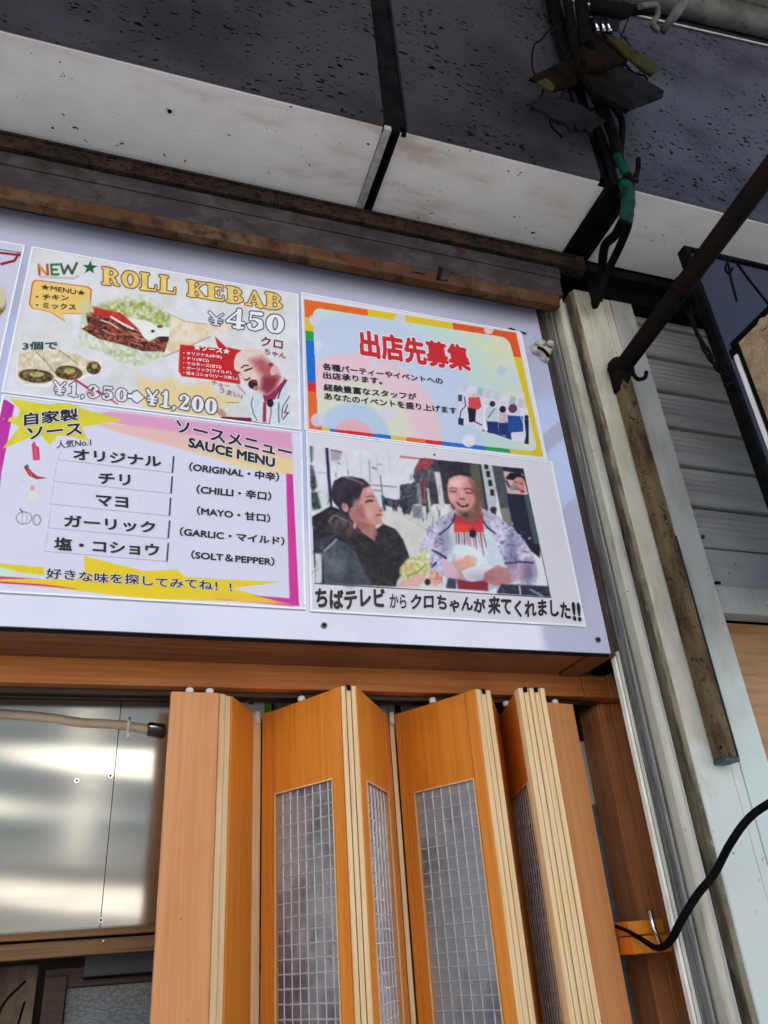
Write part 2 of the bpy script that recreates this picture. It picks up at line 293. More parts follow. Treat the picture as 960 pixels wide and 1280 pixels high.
# sagging half-round gutter along the top of the fascia
g = MB(); zz = lambda x: 4.955+(x-1.5)*.168
def gfn(u, v):
    x = -.5+u*5; a = math.pi*(v); return (x, -.50-.06*math.cos(a)-.0*u, zz(x)+.10+.0-.075*math.sin(a)+(.10 if v < .02 else 0))
g.grid(gfn, 30, 12)
gt = g.build('gutter', gutter_m, can)
MB().tube([(x, -.452, zz(x)) for x in np.linspace(-.5, 4.4, 20)], .0045, 8).build('gutter_lip', greyal_m, gt)
MB().slab([(-.5, -.57, zz(-.5)+.10), (4.4, -.57, zz(4.4)+.10), (4.4, -.57, zz(4.4)+.26), (-.5, -.57, zz(-.5)+.26)], (0, 1, 0), .02).build('gutter_face', gutter_m, gt)
for x in (-2.0, -.4):
    MB().box(x, x+.03, -.424, -.12, SZ-.004, SZ+.002).build('soffit_strip', greyal_m, can) if x < -1 else None
hole = lambda px, py, r: MB().tube([at(px, py, Z=SZ-.003), at(px, py, Z=SZ+.005)], r, 8)
hole(212, 139, .007).build('fixing_hole', black_m, can)

hg = thing('gutter_bracket', tuple(at(820, 20, Y=-.6)), 'pale curved gutter bracket clamped to the gutter at upper right', 'bracket')
p = [at(800, 8, Y=-.66), at(818, 6, Y=-.66), at(822, 18, Y=-.64), at(816, 30, Y=-.62), at(822, 38, Y=-.6)]
MB().tube(smoothpath(p), .012, 10).build('hook', gutter_m, hg)
MB().tube([at(828, 40, Y=-.6), at(845, 16, Y=-.66), at(866, -14, Y=-.72)], [.014, .02, .024], 12).build('strut', gutter_m, hg)
MB().slab([at(742, 0, Y=-.62), at(768, 8, Y=-.62), at(762, 12, Y=-.62), at(742, 6, Y=-.62)], (0, 1, 0), .01).build('clip', chrome, hg)

# ------------------------------------------------------------------ rusted lintel above the sign
lt = thing('lintel', (0, -.1, 3.52), 'rusted layered steel lintel between the white soffit and the lavender sign', 'lintel')
XL, XR = -2.3, 1.385
MB().prof([(-.112, 3.725), (-.114, 3.793), (-.10, 3.799), (-.06, 3.799), (-.06, 3.725)], XL, 1.56).build('angle_iron', rust1, lt, bevel=.002)
MB().box(XL, 1.52, -.121, -.112, 3.774, 3.779).build('angle_lip', rust1, lt)
MB().box(XL, 1.44, -.095, .1, 3.70, 3.73).build('recess', under_m, lt)
MB().prof([(-.101, 3.66), (-.104, 3.710), (-.09, 3.715), (-.05, 3.715), (-.05, 3.66)], XL, XR+.055).build('grey_band', rust2, lt, bevel=.002)
MB().prof([(-.095, 3.575), (-.099, 3.657), (-.05, 3.657), (-.05, 3.575)], XL, XR+.05).build('grey_band', rust2, lt, bevel=.0015)
MB().prof([(-.092, 3.522), (-.098, 3.571), (-.05, 3.573), (-.045, 3.60), (.12, 3.60), (.12, 3.59), (-.035, 3.578), (-.06, 3.522)], XL, XR+.03).build('rusted_band', rust3, lt, bevel=.0015)
MB().slab([at(520, 328, Y=-.100), at(536, 332, Y=-.100), at(531, 342, Y=-.100), at(515, 339, Y=-.100)], (0, 1, 0), .006).build('patch_plate', rust2, lt)
MB().slab([at(549, 333, Y=-.101), at(553, 335, Y=-.101), at(550, 349, Y=-.101), at(546, 347, Y=-.101)], (0, 1, 0), .008).build('patch_plate', under_m, lt)
MB().slab([at(555, 335, Y=-.100), at(565, 336, Y=-.100), at(560, 350, Y=-.100), at(551, 349, Y=-.100)], (0, 1, 0), .006).build('patch_plate', rust2, lt)

# dark beam right of the lintel, over the shutter
bb = thing('steel_beam', (2.8, -.02, 3.68), 'dark steel beam under the soffit, above the grey roller shutter', 'beam')
MB().box(1.56, 4.2, -.085, .1, 3.755, 3.797).build('top_angle', joint_m, bb, bevel=.002)
MB().box(1.66, 4.2, -.035, .1, 3.68, 3.752).build('face', black_m, bb, bevel=.002)

# ------------------------------------------------------------------ the lightbox sign board
sg = thing('sign_board', (0, .1, 2.22), 'wide lavender lightbox sign board with a brown underside, above the folding doors', 'sign board')
MB().box(-2.3, 1.372, 0, .006, 2.222, 3.60).build('face_panel', acrylic, sg, bevel=.001)
MB().prof([(.008, 2.219), (.008, 2.24), (.195, 2.24), (.195, 2.219)], -2.3, 1.30).build('bottom_board', box_wood, sg)
MB().prism([(1.303, .008), (1.378, .008), (1.378, .195), (1.303, .195)], 2.214, 2.24).build('bottom_board', box_wood, sg)
MB().box(-2.3, 1.368, .007, .012, 2.214, 2.222).build('bottom_lip', joint_m, sg)
MB().box(1.374, 1.386, .0, .19, 2.215, 3.60).build('side_board', dark_wood, sg)
for px, py in ((405, 782), (747, 800)):
    c = at(px, py, Y=0)
    s = MB().tube([c+np.array([0, .0, 0]), c-np.array([0, .004, 0])], .0085, 14).build('screw', iron_d, sg)
    MB().tube([c-np.array([0, .0042, 0]), c-np.array([0, .0052, 0])], .0045, 10).build('screw_recess', black_m, s)

# ------------------------------------------------------------------ door head, track, rollers
dh = thing('wooden_beam', (0, .25, 2.15), 'red-brown wooden beam running under the sign board above the folding doors', 'beam')
MB().box(-2.3, 1.385, .2, .288, 2.152, 2.222).build('head_board', beam_wood, dh, bevel=.0025)
MB().box(1.387, 1.475, .198, .288, 2.150, 2.222).build('head_board', beam_wood, dh, bevel=.0025)
MB().box(1.477, 1.60, .195, .36, 2.148, 2.224).build('head_board', post_wood, dh, bevel=.0025)
MB().box(-2.3, 1.60, .290, .305, 2.158, 2.222).build('inner_board', dark_wood, dh)
MB().box(-2.3, 1.45, .235, .25, 2.139, 2.151).build('track', dark_wood, dh)
MB().box(-2.3, 1.45, .275, .29, 2.139, 2.151).build('track', dark_wood, dh)
MB().box(-2.3, 1.45, .2505, .2745, 2.146, 2.151).build('track_slot', groove_black, dh)
c = at(764, 843, Y=.193); MB().tube([c, c-np.array([0, .006, 0])], .007, 12).build('screw', chrome, dh)

# ------------------------------------------------------------------ folding door
ZT, ZB = 2.12, .03
fd = thing('folding_door', (.72, .2, .02), 'orange wood concertina folding door with patterned glass panes, half folded open', 'folding door', kind=None)
def leaf(A, Bp, m, glass=None, grooves=(), zt=ZT, th=.022):
    A = np.array(A); Bp = np.array(Bp); d = Bp-A; L = np.linalg.norm(d); u = d/L; n = np.array([-u[1], u[0]])
    if n@(A-CAM[:2]) < 0: n = -n                     # away from the street
    def P(t, o, z): q = A+d*t+n*o; return (q[0], q[1], z)
    mb = MB()
    def bar(t0, t1, z0, z1, o0=0.0, o1=th):
        v = [P(t, o, z) for z in (z0, z1) for o in (o0, o1) for t in (t0, t1)]
        mb.add(v, [(0, 2, 3, 1), (4, 5, 7, 6), (0, 1, 5, 4), (2, 6, 7, 3), (0, 4, 6, 2), (1, 3, 7, 5)])
    if glass is None:
        bar(0, 1, ZB, zt); o = mb.build('door_panel', m, fd, bevel=.0015); return o
    t0, t1, gz = glass
    g0, g1 = grooves
    bar(0, g0-.004, ZB, zt); bar(g1+.004, 1, ZB, zt)
    bar(g0+.002, g1-.002, gz, zt-.001, .0012, th-.001)
    bar(g0+.002, g1-.002, ZB, .5, .0012, th-.001)
    if t0-g0 > .01: bar(g0+.002, t0, .5, gz, .0012, th-.001)
    if g1-t1 > .01: bar(t1, g1-.002, .5, gz, .0012, th-.001)
    o = mb.build('door_panel', m, fd, bevel=.0012)
    # pressed glass: real dished squares between raised ribs
    ta, tb = t0-.02, t1+.02; W = (tb-ta)*L; pitch = .0295; nx = max(3, round(W/pitch)); z0, z1 = .49, gz+.01; nz = round((z1-z0)/(pitch*1.05))
    k = 4; rb = .068; rg = np.random.default_rng(int(gz*1000)+int(A[0]*100))
    gm = MB()
    us = []
    for c in range(nx): us += [c, c+rb, c+.5, c+1-rb]
    us.append(nx); vs_ = []
    for c in range(nz): vs_ += [c, c+rb, c+.5, c+1-rb]
    vs_.append(nz)
    def h(a):
        f = a % 1; f = min(f, 1-f); return 0 if f < .01 else (.0022 if f < rb+.01 else .0036)
    V = [P(ta+(tb-ta)*((a+.012*rg.normal()*(0 < i < len(us)-1))/nx), .006+min(h(a), h(b))+.00012*rg.normal(), z0+(z1-z0)*(b+.012*rg.normal())/nz) for b in vs_ for i, a in enumerate(us)]
    w = len(us); Fs = []; Ms = []
    for j in range(len(vs_)-1):
        for i in range(w-1):
            Fs.append((j*w+i, j*w+i+1, (j+1)*w+i+1, (j+1)*w+i)); Ms.append(1 if (i % 4 in (0, 3) or j % 4 in (0, 3)) else 0)
    gm.add(V, Fs, 0, False); gm.m = Ms
    gm.build('glass_pane', [glass_m, ridge_m], o)
    bd = MB()                                           # thin bead round the glass
    def bead(a, b, c, e):
        v = [P(t, oo, z) for z in (c, e) for oo in (-.0008, .004) for t in (a, b)]
        bd.add(v, [(0, 2, 3, 1), (4, 5, 7, 6), (0, 1, 5, 4), (2, 6, 7, 3), (0, 4, 6, 2), (1, 3, 7, 5)])
    e = .0035/L
    bead(t0-e, t0, .5, gz+.0035); bead(t1, t1+e, .5, gz+.0035); bead(t0, t1, gz, gz+.0035)
    bd.build('glazing_bead', edge_wood, o)
    return o
def edges(A, Bp, n, par=None, th=.03, gap=.0022, hi=0.0):
    A = np.array(A); Bp = np.array(Bp); d = Bp-A; L = np.linalg.norm(d); u = d/L; nn = np.array([-u[1], u[0]])
    if nn@(A-CAM[:2]) < 0: nn = -nn
    for i in range(n):
        a = A+u*(L*i/n+gap/2); b = A+u*(L*(i+1)/n-gap/2); o = .0015*(i % 2)
        q = [a+nn*o, b+nn*o, b+nn*th, a+nn*th]
        MB().prism([tuple(x) for x in q], ZB+.001, ZT-.0015*(i % 2)+hi).build('edge_strip', edge_wood, fd, bevel=.0015)
    a = A+u*gap+nn*.012; b = Bp-u*gap+nn*.012
    MB().prism([tuple(a), tuple(b), tuple(b+nn*(th-.014)), tuple(a+nn*(th-.014))], ZB, ZT-.02).build('hinge_core', groove_black, fd)
leaf((.132, .139), (.253, .143), pale_wood)
edges((.256, .145), (.289, .167), 2)
leaf((.291, .170), (.372, .316), door_wood)
edges((.374, .320), (.399, .340), 1)
leaf((.401, .339), (.555, .063), door_wood, (.18, .87, 1.89), (.142, .884))
edges((.557, .057), (.598, .052), 3)
leaf((.600, .054), (.775, .318), door_wood, (.165, .815, 1.885), (.12, .86))
edges((.777, .320), (.793, .320), 1)
leaf((.795, .317), (.941, .053), door_wood, (.175, .86, 1.885), (.06, .875))
edges((.943, .051), (.994, .060), 3)
leaf((.996, .072), (1.160, .345), door_wood)
leaf((1.150, .352), (1.066, .048), door_wood, (.08, .885, 1.872), (.04, .92))
edges((1.064, .031), (1.146, .026), 5)
leaf((1.132, .045), (1.226, .172), door_wood)
leaf((1.227, .162), (1.321, .173), pale_wood)
for px, py in ((237, 866), (262, 867), (377, 876), (541, 878), (633, 882), (694, 880)):
    c = at(px, py, Z=2.121)
    MB().tube([(c[0], c[1], 2.119), (c[0], c[1], 2.122), (c[0], c[1], 2.130), (c[0], c[1], 2.134)], [.008, .0105, .0105, .007], 14).build('roller', white_pl, fd)
for x, y in ((.5775, .052), (.968, .054), (1.085, .027), (1.118, .026)): MB().box(x-.004, x+.004, y-.003, y+.012, ZT-.012, ZT+.001).build('hinge_slot', groove_black, fd)
for x, y in ((.386, .330), (.785, .316)): MB().tube([(x, y, ZT-.03), (x, y, ZT+.004)], .008, 10).build('hinge_pin', white_pl, fd)
# ------------------------------------------------------------------ steel sheets, conduit, rail, interior
st = thing('steel_cladding', (-.3, .46, 1.6), 'shiny stainless steel sheets covering the wall inside, left of the folding door', 'metal sheet')
def yst(z):                                           # lean at top and foot is shaped to steer what the steel reflects
    sp_ = lambda v: v if v > 20 else math.log1p(math.exp(v))
    return .455-.05*(z-1.6)-.14*.03*sp_((z-2.05)/.03)-.07*((z-1.6)-.03*sp_((z-1.83)/.03))
def sheet(x0, x1, z0, z1, dy):
    r = np.random.default_rng(int(abs(x0*50))+3); ph = [1.1, .6, 2.4, 4.0, .7, 0]
    def f(u, v):
        x = x0+(x1-x0)*u; z = z0+(z1-z0)*v
        y = yst(z)+dy+.0016*math.sin(z*11+.8+.5*math.sin(x*2.3))+.0007*math.sin(z*27+2*math.sin(x*3.1+1))+.0003*math.sin(z*47+x*5)+.0010*math.sin(x*7+z*3)
        return (x, y, z)
    return MB().grid(f, 40, 70).build('steel_sheet', steel_m, st)
sheet(-2.2, .0135, 1.604, 2.40, 0); sheet(.0155, .31, 1.604, 2.40, .002)
for px, py, m in ((96, 976, black_m), (138, 970, chrome), (126, 1150, iron_d)):
    c = at(px, py, Y=yst(at(px, py, Y=.44)[2])-.003); s = MB().tube([c+np.array([0, .004, 0]), c-np.array([0, .003, 0])], .0065, 12).build('screw', chrome, st)
    MB().tube([c-np.array([0, .0032, 0]), c-np.array([0, .004, 0])], .003, 10).build('screw_recess', black_m, s)
cdt = thing('conduit', tuple(at(100, 900, Y=.395)), 'beige cable conduit with dark brown end coupling, clipped across the steel sheets', 'conduit')
pp = [at(-160, 880, Y=.395), at(0, 892, Y=.395), at(60, 897, Y=.40), at(100, 903, Y=.40), at(150, 906, Y=.403), at(190, 912, Y=.403)]
MB().tube(smoothpath(pp), .0125, 14).build('pipe', conduit_m, cdt)
MB().tube([at(184, 911, Y=.401), at(186, 911, Y=.401), at(205, 914, Y=.401), at(207, 914, Y=.401)], [.015, .019, .019, .015], 16).build('coupling', brown_pl, cdt)
MB().tube([at(187, 907, Y=.385), at(202, 910, Y=.385)], .006, 8).build('coupling_band', chrome, cdt)
a = at(162, 896, Y=.415); b = at(160, 918, Y=.415)
MB().tube(smoothpath([a, (a+b)/2+np.array([0, -.026, .0]), b]), .005, 8).build('clip', clear_pl, cdt)
MB().tube([b+np.array([0, .01, -.004]), b+np.array([0, -.01, -.004])], .006, 10).build('clip_screw', clear_pl, cdt)

rl = thing('counter_rail', (-.3, .45, 1.55), 'ochre-brown wooden rail along the bottom edge of the steel sheets', 'rail')
MB().box(-2.2, .62, .425, .503, 1.586, 1.603).build('rail_board', rail_wood, rl, bevel=.002)
MB().box(-2.2, .62, .432, .47, 1.580, 1.586).build('rail_groove', groove_black, rl)
MB().box(-2.2, .62, .425, .47, 1.545, 1.580).build('rail_board', rail_wood, rl, bevel=.002)
c = at(129, 1176, Y=.40); MB().tube([c, c-np.array([0, .002, 0])], .0025, 8).build('screw', chrome, rl)
MB().box(-2.2, .31, .505, .54, 1.545, 2.6).build('backing_wall', intd_m, rl)

sc = thing('roller_screen', (.2, .58, .6), 'grey fine-mesh screen in a dark brown frame, below the steel sheets', 'screen')
MB().box(-.02, .66, .55, .60, 1.545, 1.556).build('frame_rail', dark_wood, sc)
a = at(108, 1186, Y=.55); b = at(200, 1212, Y=.55)
MB().box(a[0], .66, .55, .565, b[2]-.004, a[2]-.008).build('top_channel', mat('dull_dark_steel', (.07, .075, .08), rough=.5), sc, bevel=.002)
MB().box(a[0], .66, .545, .565, b[2]-.010, b[2]-.004).build('channel_lip', joint_m, sc)
c = at(84, 1236, Y=.57)
MB().box(c[0], .66, .57, .575, .5, c[2]).build('mesh_cloth', mesh_m, sc)
MB().box(c[0]-.055, c[0]-.002, .55, .60, .5, c[2]+.03).build('frame_post', dark_wood, sc, bevel=.002)
MB().box(c[0]-.055, .66, .56, .60, c[2]+.003, c[2]+.045).build('frame_rail', dark_wood, sc)
cu = thing('curtain', (-.3, .56, .5), 'brown-grey cloth hanging in the dark left of the mesh screen', 'curtain')
def cf(u, v):
    x = -1.6+(c[0]-.075+1.6)*u; return (x, .60+.018*math.sin(x*55+math.sin(v*6))+.01*math.sin(x*23), .4+1.135*v)
MB().grid(cf, 90, 14).build('cloth', cloth_m, cu)
cc = thing('cord', tuple(at(10, 1270, Y=.52)), 'thin black cord hanging over the brown-grey cloth at lower left', 'cord')
MB().tube(smoothpath([at(32, 1226, Y=.53), at(24, 1234, Y=.53), at(8, 1250, Y=.53), at(-2, 1270, Y=.53), at(-6, 1300, Y=.53)]), .003, 8).build('strand', black_m, cc)
MB().tube(smoothpath([at(31, 1252, Y=.53), at(27, 1265, Y=.53), at(22, 1285, Y=.53), at(20, 1300, Y=.53)]), .003, 8).build('strand', black_m, cc)

# things seen over the door tops
es = thing('pictogram_plate', tuple(at(315, 895, Y=.42)), 'small green-framed plate with a dark mark, seen over the folding door top', 'sign')
q = lambda pts, Y: [at(x, y, Y=Y) for x, y in pts]
MB().slab(q([(292, 860), (339, 860), (339, 900), (292, 900)], .42), (0, 1, 0), .02).build('frame', green_sign, es)
MB().slab(q([(301, 869), (330, 868), (331, 898), (302, 898)], .415), (0, 1, 0), .004).build('plate', white_pl, es)
MB().slab(q([(313, 872), (315, 877), (318, 880), (310, 880), (312, 877)], .412), (0, 1, 0), .002).build('mark', inkm((40, 60, 50)), es)
te = MB().slab(q([(271, 862), (292, 862), (292, 878), (271, 878)], .38), (0, 1, 0), .03)
te.build('teal_box', teal_sign, label='small teal box showing over the door top beside the green plate', cat='box')
wb = MB().slab(q([(350, 864), (376, 864), (376, 880), (350, 880)], .46), (0, 1, 0), .1)
wb.build('white_carton', white_pl, label='white carton corner showing over the first glazed door panel', cat='carton', bevel=.004)
ib = thing('plastic_bag', tuple(at(510, 895, Y=.5)), 'crumpled pale bag on a shelf seen over the door between two glazed panels', 'bag')
def bagf(u, v):
    a = u*2*math.pi; r = 1+.12*math.sin(5*a+v*4)+.1*math.sin(9*a+v*9)
    ce = at(512, 884, Y=.46); s_ = math.sin(math.pi*min(max(v, .02), .98))**.6
    return (ce[0]+.12*r*s_*math.cos(a), .46+.05*r*s_*math.sin(a), ce[2]-.10+.15*v)
MB().grid(bagf, 30, 14).build('bag', mat('grey_white_film', (.85, .86, .80), rough=.4, second=(.6, .62, .56), scale=18), ib)
a = at(494, 864, Y=.39); b = at(502, 900, Y=.39); MB().box(a[0], b[0], .39, .41, b[2]-.1, 2.6).build('dark_post', dark_wood, ib.parent, label='dark upright post seen through the gap over the door tops', cat='post')

# ------------------------------------------------------------------ right-hand jambs
po = thing('door_post', (1.52, .25, 0), 'worn brown wooden door post right of the folding door', 'post')
MB().box(1.455, 1.507, .25, .36, 0.013, 2.147).build('post_board', post_wood, po, bevel=.002)
MB().box(1.5085, 1.60, .248, .36, 0.013, 2.147).build('post_board', post_wood, po, bevel=.002)
wh = thing('bright_gap_box', (1.45, .6, 0), 'pale box standing in for the bright gap right of the folding door', 'cabinet')  # pale box added to stand in for light seen through the gap
a = at(722, 926, Y=.37)
MB().box(1.40, 1.598, .37, .44, .03, a[2]+.0).build('body', mat('pale_gap_enamel', (.78, .80, .70), rough=.2), wh, bevel=.006)
MB().box(1.530, 1.536, .363, .37, .9, a[2]-.02).build('dark_strip', dark_wood, wh)
MB().box(1.40, 1.596, .364, .3695, .5, 1.86).build('door', mat('grey_gap_panel', (.25, .27, .30), rough=.2, second=(.16, .18, .2), scale=6), wh, bevel=.002)

dc = thing('door_catch', (1.37, .15, 1.45), 'orange wooden stop block with a chrome catch between door and post', 'door catch')
MB().box(1.33, 1.437, .12, .24, 1.495, 1.528).build('block', door_wood, dc, bevel=.002)
MB().box(1.33, 1.445, .115, .24, 1.452, 1.492).build('block', door_wood, dc, bevel=.002)
MB().tube(smoothpath([at(812, 1138, Y=.11), at(816, 1155, Y=.10), at(822, 1172, Y=.10), at(826, 1184, Y=.11)]), [.007]*24+[.007], 10).build('catch_plate', chrome, dc)

def zcopy(parts_top, *a): pass
sp = thing('shutter_post', (1.6, 0, 0), 'dirty cream painted post of stepped trims between the sign board and the roller shutter', 'post')
ZC = 3.70
MB().box(1.3875, 1.4095, .010, .04, 2.237, 3.6).build('timber_rebate', darkjamb_m, sp)
MB().box(1.389, 1.397, .015, .03, .012, 2.235).build('trim_strip', whitetrim_m, sp)
MB().box(1.399, 1.409, .012, .034, .012, 2.235).build('trim_strip', cream_m, sp, bevel=.001)
MB().prism([(1.411, .018), (1.452, .010), (1.452, .04), (1.411, .04)], .012, 3.6).build('timber_jamb', oldwood_m, sp, bevel=.002)
MB().box(1.4385, 1.4415, .004, .02, .012, 3.6).build('timber_bead', greyal_m, sp)
MB().prism([(1.455, .03), (1.455, -.026), (1.460, -.032), (1.477, -.032), (1.480, -.028), (1.480, .03)], .012, 3.64).build('channel', cream_m, sp, bevel=.001)
MB().box(1.482, 1.500, -.016, .04, .012, 3.63).build('channel_web', greyal_m, sp, bevel=.001)
MB().box(1.5015, 1.533, .05, .07, .012, 3.64).build('channel_recess', groove_black, sp)
MB().prism([(1.5348, .055), (1.5342, -.0125), (1.5415, -.0258), (1.5435, -.0250), (1.5380, -.010), (1.5380, .055)], .012, ZC-.002).build('column_edge', edge_shade_m, sp)
MB().prism([(1.535, .06), (1.535, -.012), (1.545, -.03), (1.663, -.03), (1.663, .06)], .012, ZC).build('column', column_m, sp, bevel=.002)
gd = MB().box(1.6655, 1.697, -.028, .06, .012, ZC).build('column_strip', creamlow_m, sp, bevel=.001)

sh = thing('roller_shutter', (2.9, .05, 2.35), 'closed grey roller shutter with ribbed slats, right of the cream post', 'roller shutter')
MB().box(1.6995, 1.80, -.03, .07, .012, ZC).build('guide', guide_m, sh, bevel=.002)
ys = .032; fz = lambda z: 1.5+(z-1.5)*(1.9+ys)/1.9
z0 = fz(2.612); pitch = .1705
prof = [(ys+.016, 0), (ys+.002, .004), (ys-.004, .012), (ys-.006, .028), (ys-.004, .046), (ys+.001, .056)]
for k in range(4):
    zz_ = .060+k*.022; prof += [(ys+.002, zz_), (ys-.003, zz_+.005), (ys-.003, zz_+.013), (ys+.002, zz_+.018)]
prof += [(ys+.002, pitch-.016), (ys+.016, pitch-.012), (ys+.03, pitch-.012), (ys+.03, 0)]
base = None
for k in range(7):
    if base is None:
        base = MB().prof([(y, z+z0) for y, z in prof], 1.802, 4.15).build('slat', shutter_m, sh)
    else: dup(base, sh, (0, 0, k*pitch))
MB().box(1.802, 4.15, ys+.032, ys+.05, z0-.25, 3.75).build('shutter_backing', groove_black, sh)
MB().prof([(ys-.004, z0-.006), (ys-.006, z0-.145), (ys+.03, z0-.145), (ys+.03, z0-.006)], 1.802, 4.15).build('bottom_slat', shutter_m, sh, bevel=.002)
MB().prof([(ys-.006, z0-.148), (ys-.03, z0-.156), (ys-.03, z0-.252), (ys+.03, z0-.252), (ys+.03, z0-.148)], 1.85, 4.15).build('bottom_bar', guide_m, sh, bevel=.0015)
MB().slab([(1.85, ys-.03, z0-.156), (1.85, ys+.03, z0-.148), (1.85, ys+.03, z0-.252), (1.85, ys-.03, z0-.252)], (-1, 0, 0), .04).build('bar_end', guide_m, sh)
MB().tube([(1.815, ys-.012, z0-.155), (1.85, ys-.02, z0-.14), (1.862, ys-.022, z0-.142)], .005, 8).build('latch', black_m, sh)
c = at(878, 671, Y=ys-.01); MB().tube([c, c-np.array([0, .006, 0])], .007, 10).build('screw', iron_d, sh)
td = thing('plywood_panel', (2.9, .08, 0), 'tan plywood panel under the closed grey shutter at the right', 'panel')
MB().box(1.802, 4.15, .06, .08, .012, z0-.262).build('board', tandoor_m, td)

# ------------------------------------------------------------------ awning bracket: rusted upright and arm
ab = thing('awning_bracket', (1.63, -.08, 1.9), 'rusted tubular bracket with a black arm reaching out over the street', 'bracket')
MB().prism([(1.607, -.033), (1.607, -.068), (1.615, -.08), (1.650, -.08), (1.655, -.072), (1.655, -.033)], 1.905, 3.30).build('upright', tube_rust, ab, bevel=.002)
MB().box(1.605, 1.657, -.082, -.032, 1.893, 1.905).build('foot_cap', teal_m, ab, bevel=.003)
MB().box(1.6555, 1.658, -.08, -.034, 1.905, 2.6).build('side_stripe', teal_m, ab)
P0 = np.array([1.63, -.055, 3.285]); P1 = np.array([1.665, -1.15, 3.44])
MB().tube([P0, P0+(P1-P0)*.02, P1], [.026, .032, .033], 10).build('arm', arm_rust, ab)
MB().tube([P0+np.array([0, .01, -.09]), P0+np.array([0, .0, -.01]), P0+np.array([0, 0, .04]), P0+np.array([0, 0, .055])], [.032, .037, .034, .02], 12).build('hinge_knuckle', arm_rust, ab)
MB().tube([P0+np.array([-.045, -.005, 0]), P0+np.array([.05, -.005, 0])], .014, 12).build('pivot_bolt', rustd_m, ab)
MB().tube(smoothpath([at(790, 458, Y=-.12), at(792, 468, Y=-.13), at(798, 474, Y=-.13), at(806, 472, Y=-.13), at(808, 465, Y=-.13)]), .0075, 8).build('hook', black_m, ab)
MB().tube([P0+(P1-P0)*.33+np.array([-.0, 0, 0]), P0+(P1-P0)*.36], .036, 12).build('collar', rustd_m, ab)

wr = thing('twisted_wire', tuple(at(890, 440, Y=-.34)), 'twisted black wire dangling from the rusted arm to the slate-blue panel', 'wire')
pa = smoothpath([at(848, 386, Y=-.36), at(862, 396, Y=-.36), at(872, 418, Y=-.355), at(885, 446, Y=-.35), at(903, 462, Y=-.34), at(914, 474, Y=-.335)], 6)
MB().tube(pa, [.0045+.003*abs(math.sin(i*.9)) for i in range(len(pa))], 8).build('strand', black_m, wr)
pb = smoothpath([at(862, 384, Y=-.35), at(866, 404, Y=-.355), at(878, 428, Y=-.36), at(887, 440, Y=-.35), at(896, 462, Y=-.35), at(916, 474, Y=-.335), at(906, 482, Y=-.34)], 6)
MB().tube(pb, [.0035+.003*abs(math.cos(i*.8)) for i in range(len(pb))], 8).build('strand', black_m, wr)
wk = thing('wire_hook', tuple(at(910, 330, Y=-.5)), 'black hooked wire under the rusted arm in front of the slate-blue panel', 'wire')
MB().tube(smoothpath([at(903, 320, Y=-.42), at(910, 330, Y=-.45), at(914, 350, Y=-.45), at(921, 376, Y=-.45)]), .004, 8).build('strand', black_m, wk)
MB().tube(smoothpath([at(916, 335, Y=-.45), at(911, 342, Y=-.45), at(907, 335, Y=-.45), at(912, 325, Y=-.45), at(920, 328, Y=-.45), at(935, 348, Y=-.46), at(958, 377, Y=-.46), at(968, 390, Y=-.46)]), .0045, 8).build('strand', black_m, wk)

# slate-blue panel and the tan board in front of it
bp = thing('blue_sign_panel', (2.3, -.3, 2.9), 'slate-blue sheet panel in a black frame hanging right of the shutter post', 'sign panel')
pts = [(853, 316), (1010, 331), (1010, 700), (990, 700), (919, 480), (872, 372)]
a = at(853, 314, Y=-.3)
X0 = at(880, 372, Y=-.3)[0]; zt_ = a[2]
MB().box(X0, X0+.9, -.30, -.285, 2.35, zt_).build('sheet', bluepanel_m, bp)
MB().box(X0-.022, X0+.003, -.315, -.27, 2.35, zt_+.004).build('frame_edge', black_m, bp, bevel=.006)
MB().box(X0-.022, X0+.9, -.315, -.27, zt_+.0045, zt_+.02).build('frame_edge', black_m, bp, bevel=.005)
tb = thing('tan_board', (1.84, -.6, 2.5), 'projecting tan particle board with dark top edge in front of the blue panel', 'board')
c = at(918, 428, Y=-.4); Xt = c[0]
MB().box(Xt, Xt+.03, -1.1, -.402, 2.3, c[2]-.012).build('board', tan_m, tb, bevel=.002)
MB().box(Xt-.006, Xt+.034, -1.1, -.385, c[2]-.0115, c[2]+.008).build('top_edge', black_m, tb, bevel=.003)
MB().box(Xt-.006, Xt-.0005, -.415, -.403, 2.3, c[2]-.012).build('side_edge', black_m, tb)
MB().box(Xt-.010, Xt+.03, -.400, -.385, 2.3, c[2]-.05).build('side_batten', whitetrim_m, tb, bevel=.002)
MB().box(Xt-.006, Xt+.034, -.40, -.37, c[2]-.05, c[2]-.012).build('corner_block', black_m, tb, bevel=.004)
MB().tube([at(955, 405, X=Xt)-np.array([.0, 0, 0]), at(955, 405, X=Xt)-np.array([.008, 0, 0])], .02, 12).build('washer', tan_m, tb)

# black power cable bottom right
cb = smoothpath([at(770, 1158, Y=.16), at(785, 1164, Y=.12), at(802, 1174, Y=.09), at(822, 1185, Y=.05), at(838, 1176, Y=.0), at(852, 1150, Y=-.05), at(872, 1118, Y=-.08), at(893, 1092, Y=-.10), at(912, 1056, Y=-.15), at(935, 1024, Y=-.2), at(965, 1002, Y=-.25), at(1040, 960, Y=-.35)])
n = len(cb); MB().tube(cb, [.0048+.0050*min(1, max(0, (i-8)/28)) for i in range(n)], 12).build('power_cable', black_m, label='thick black cable sagging from the shutter post into the door catch', cat='cable')

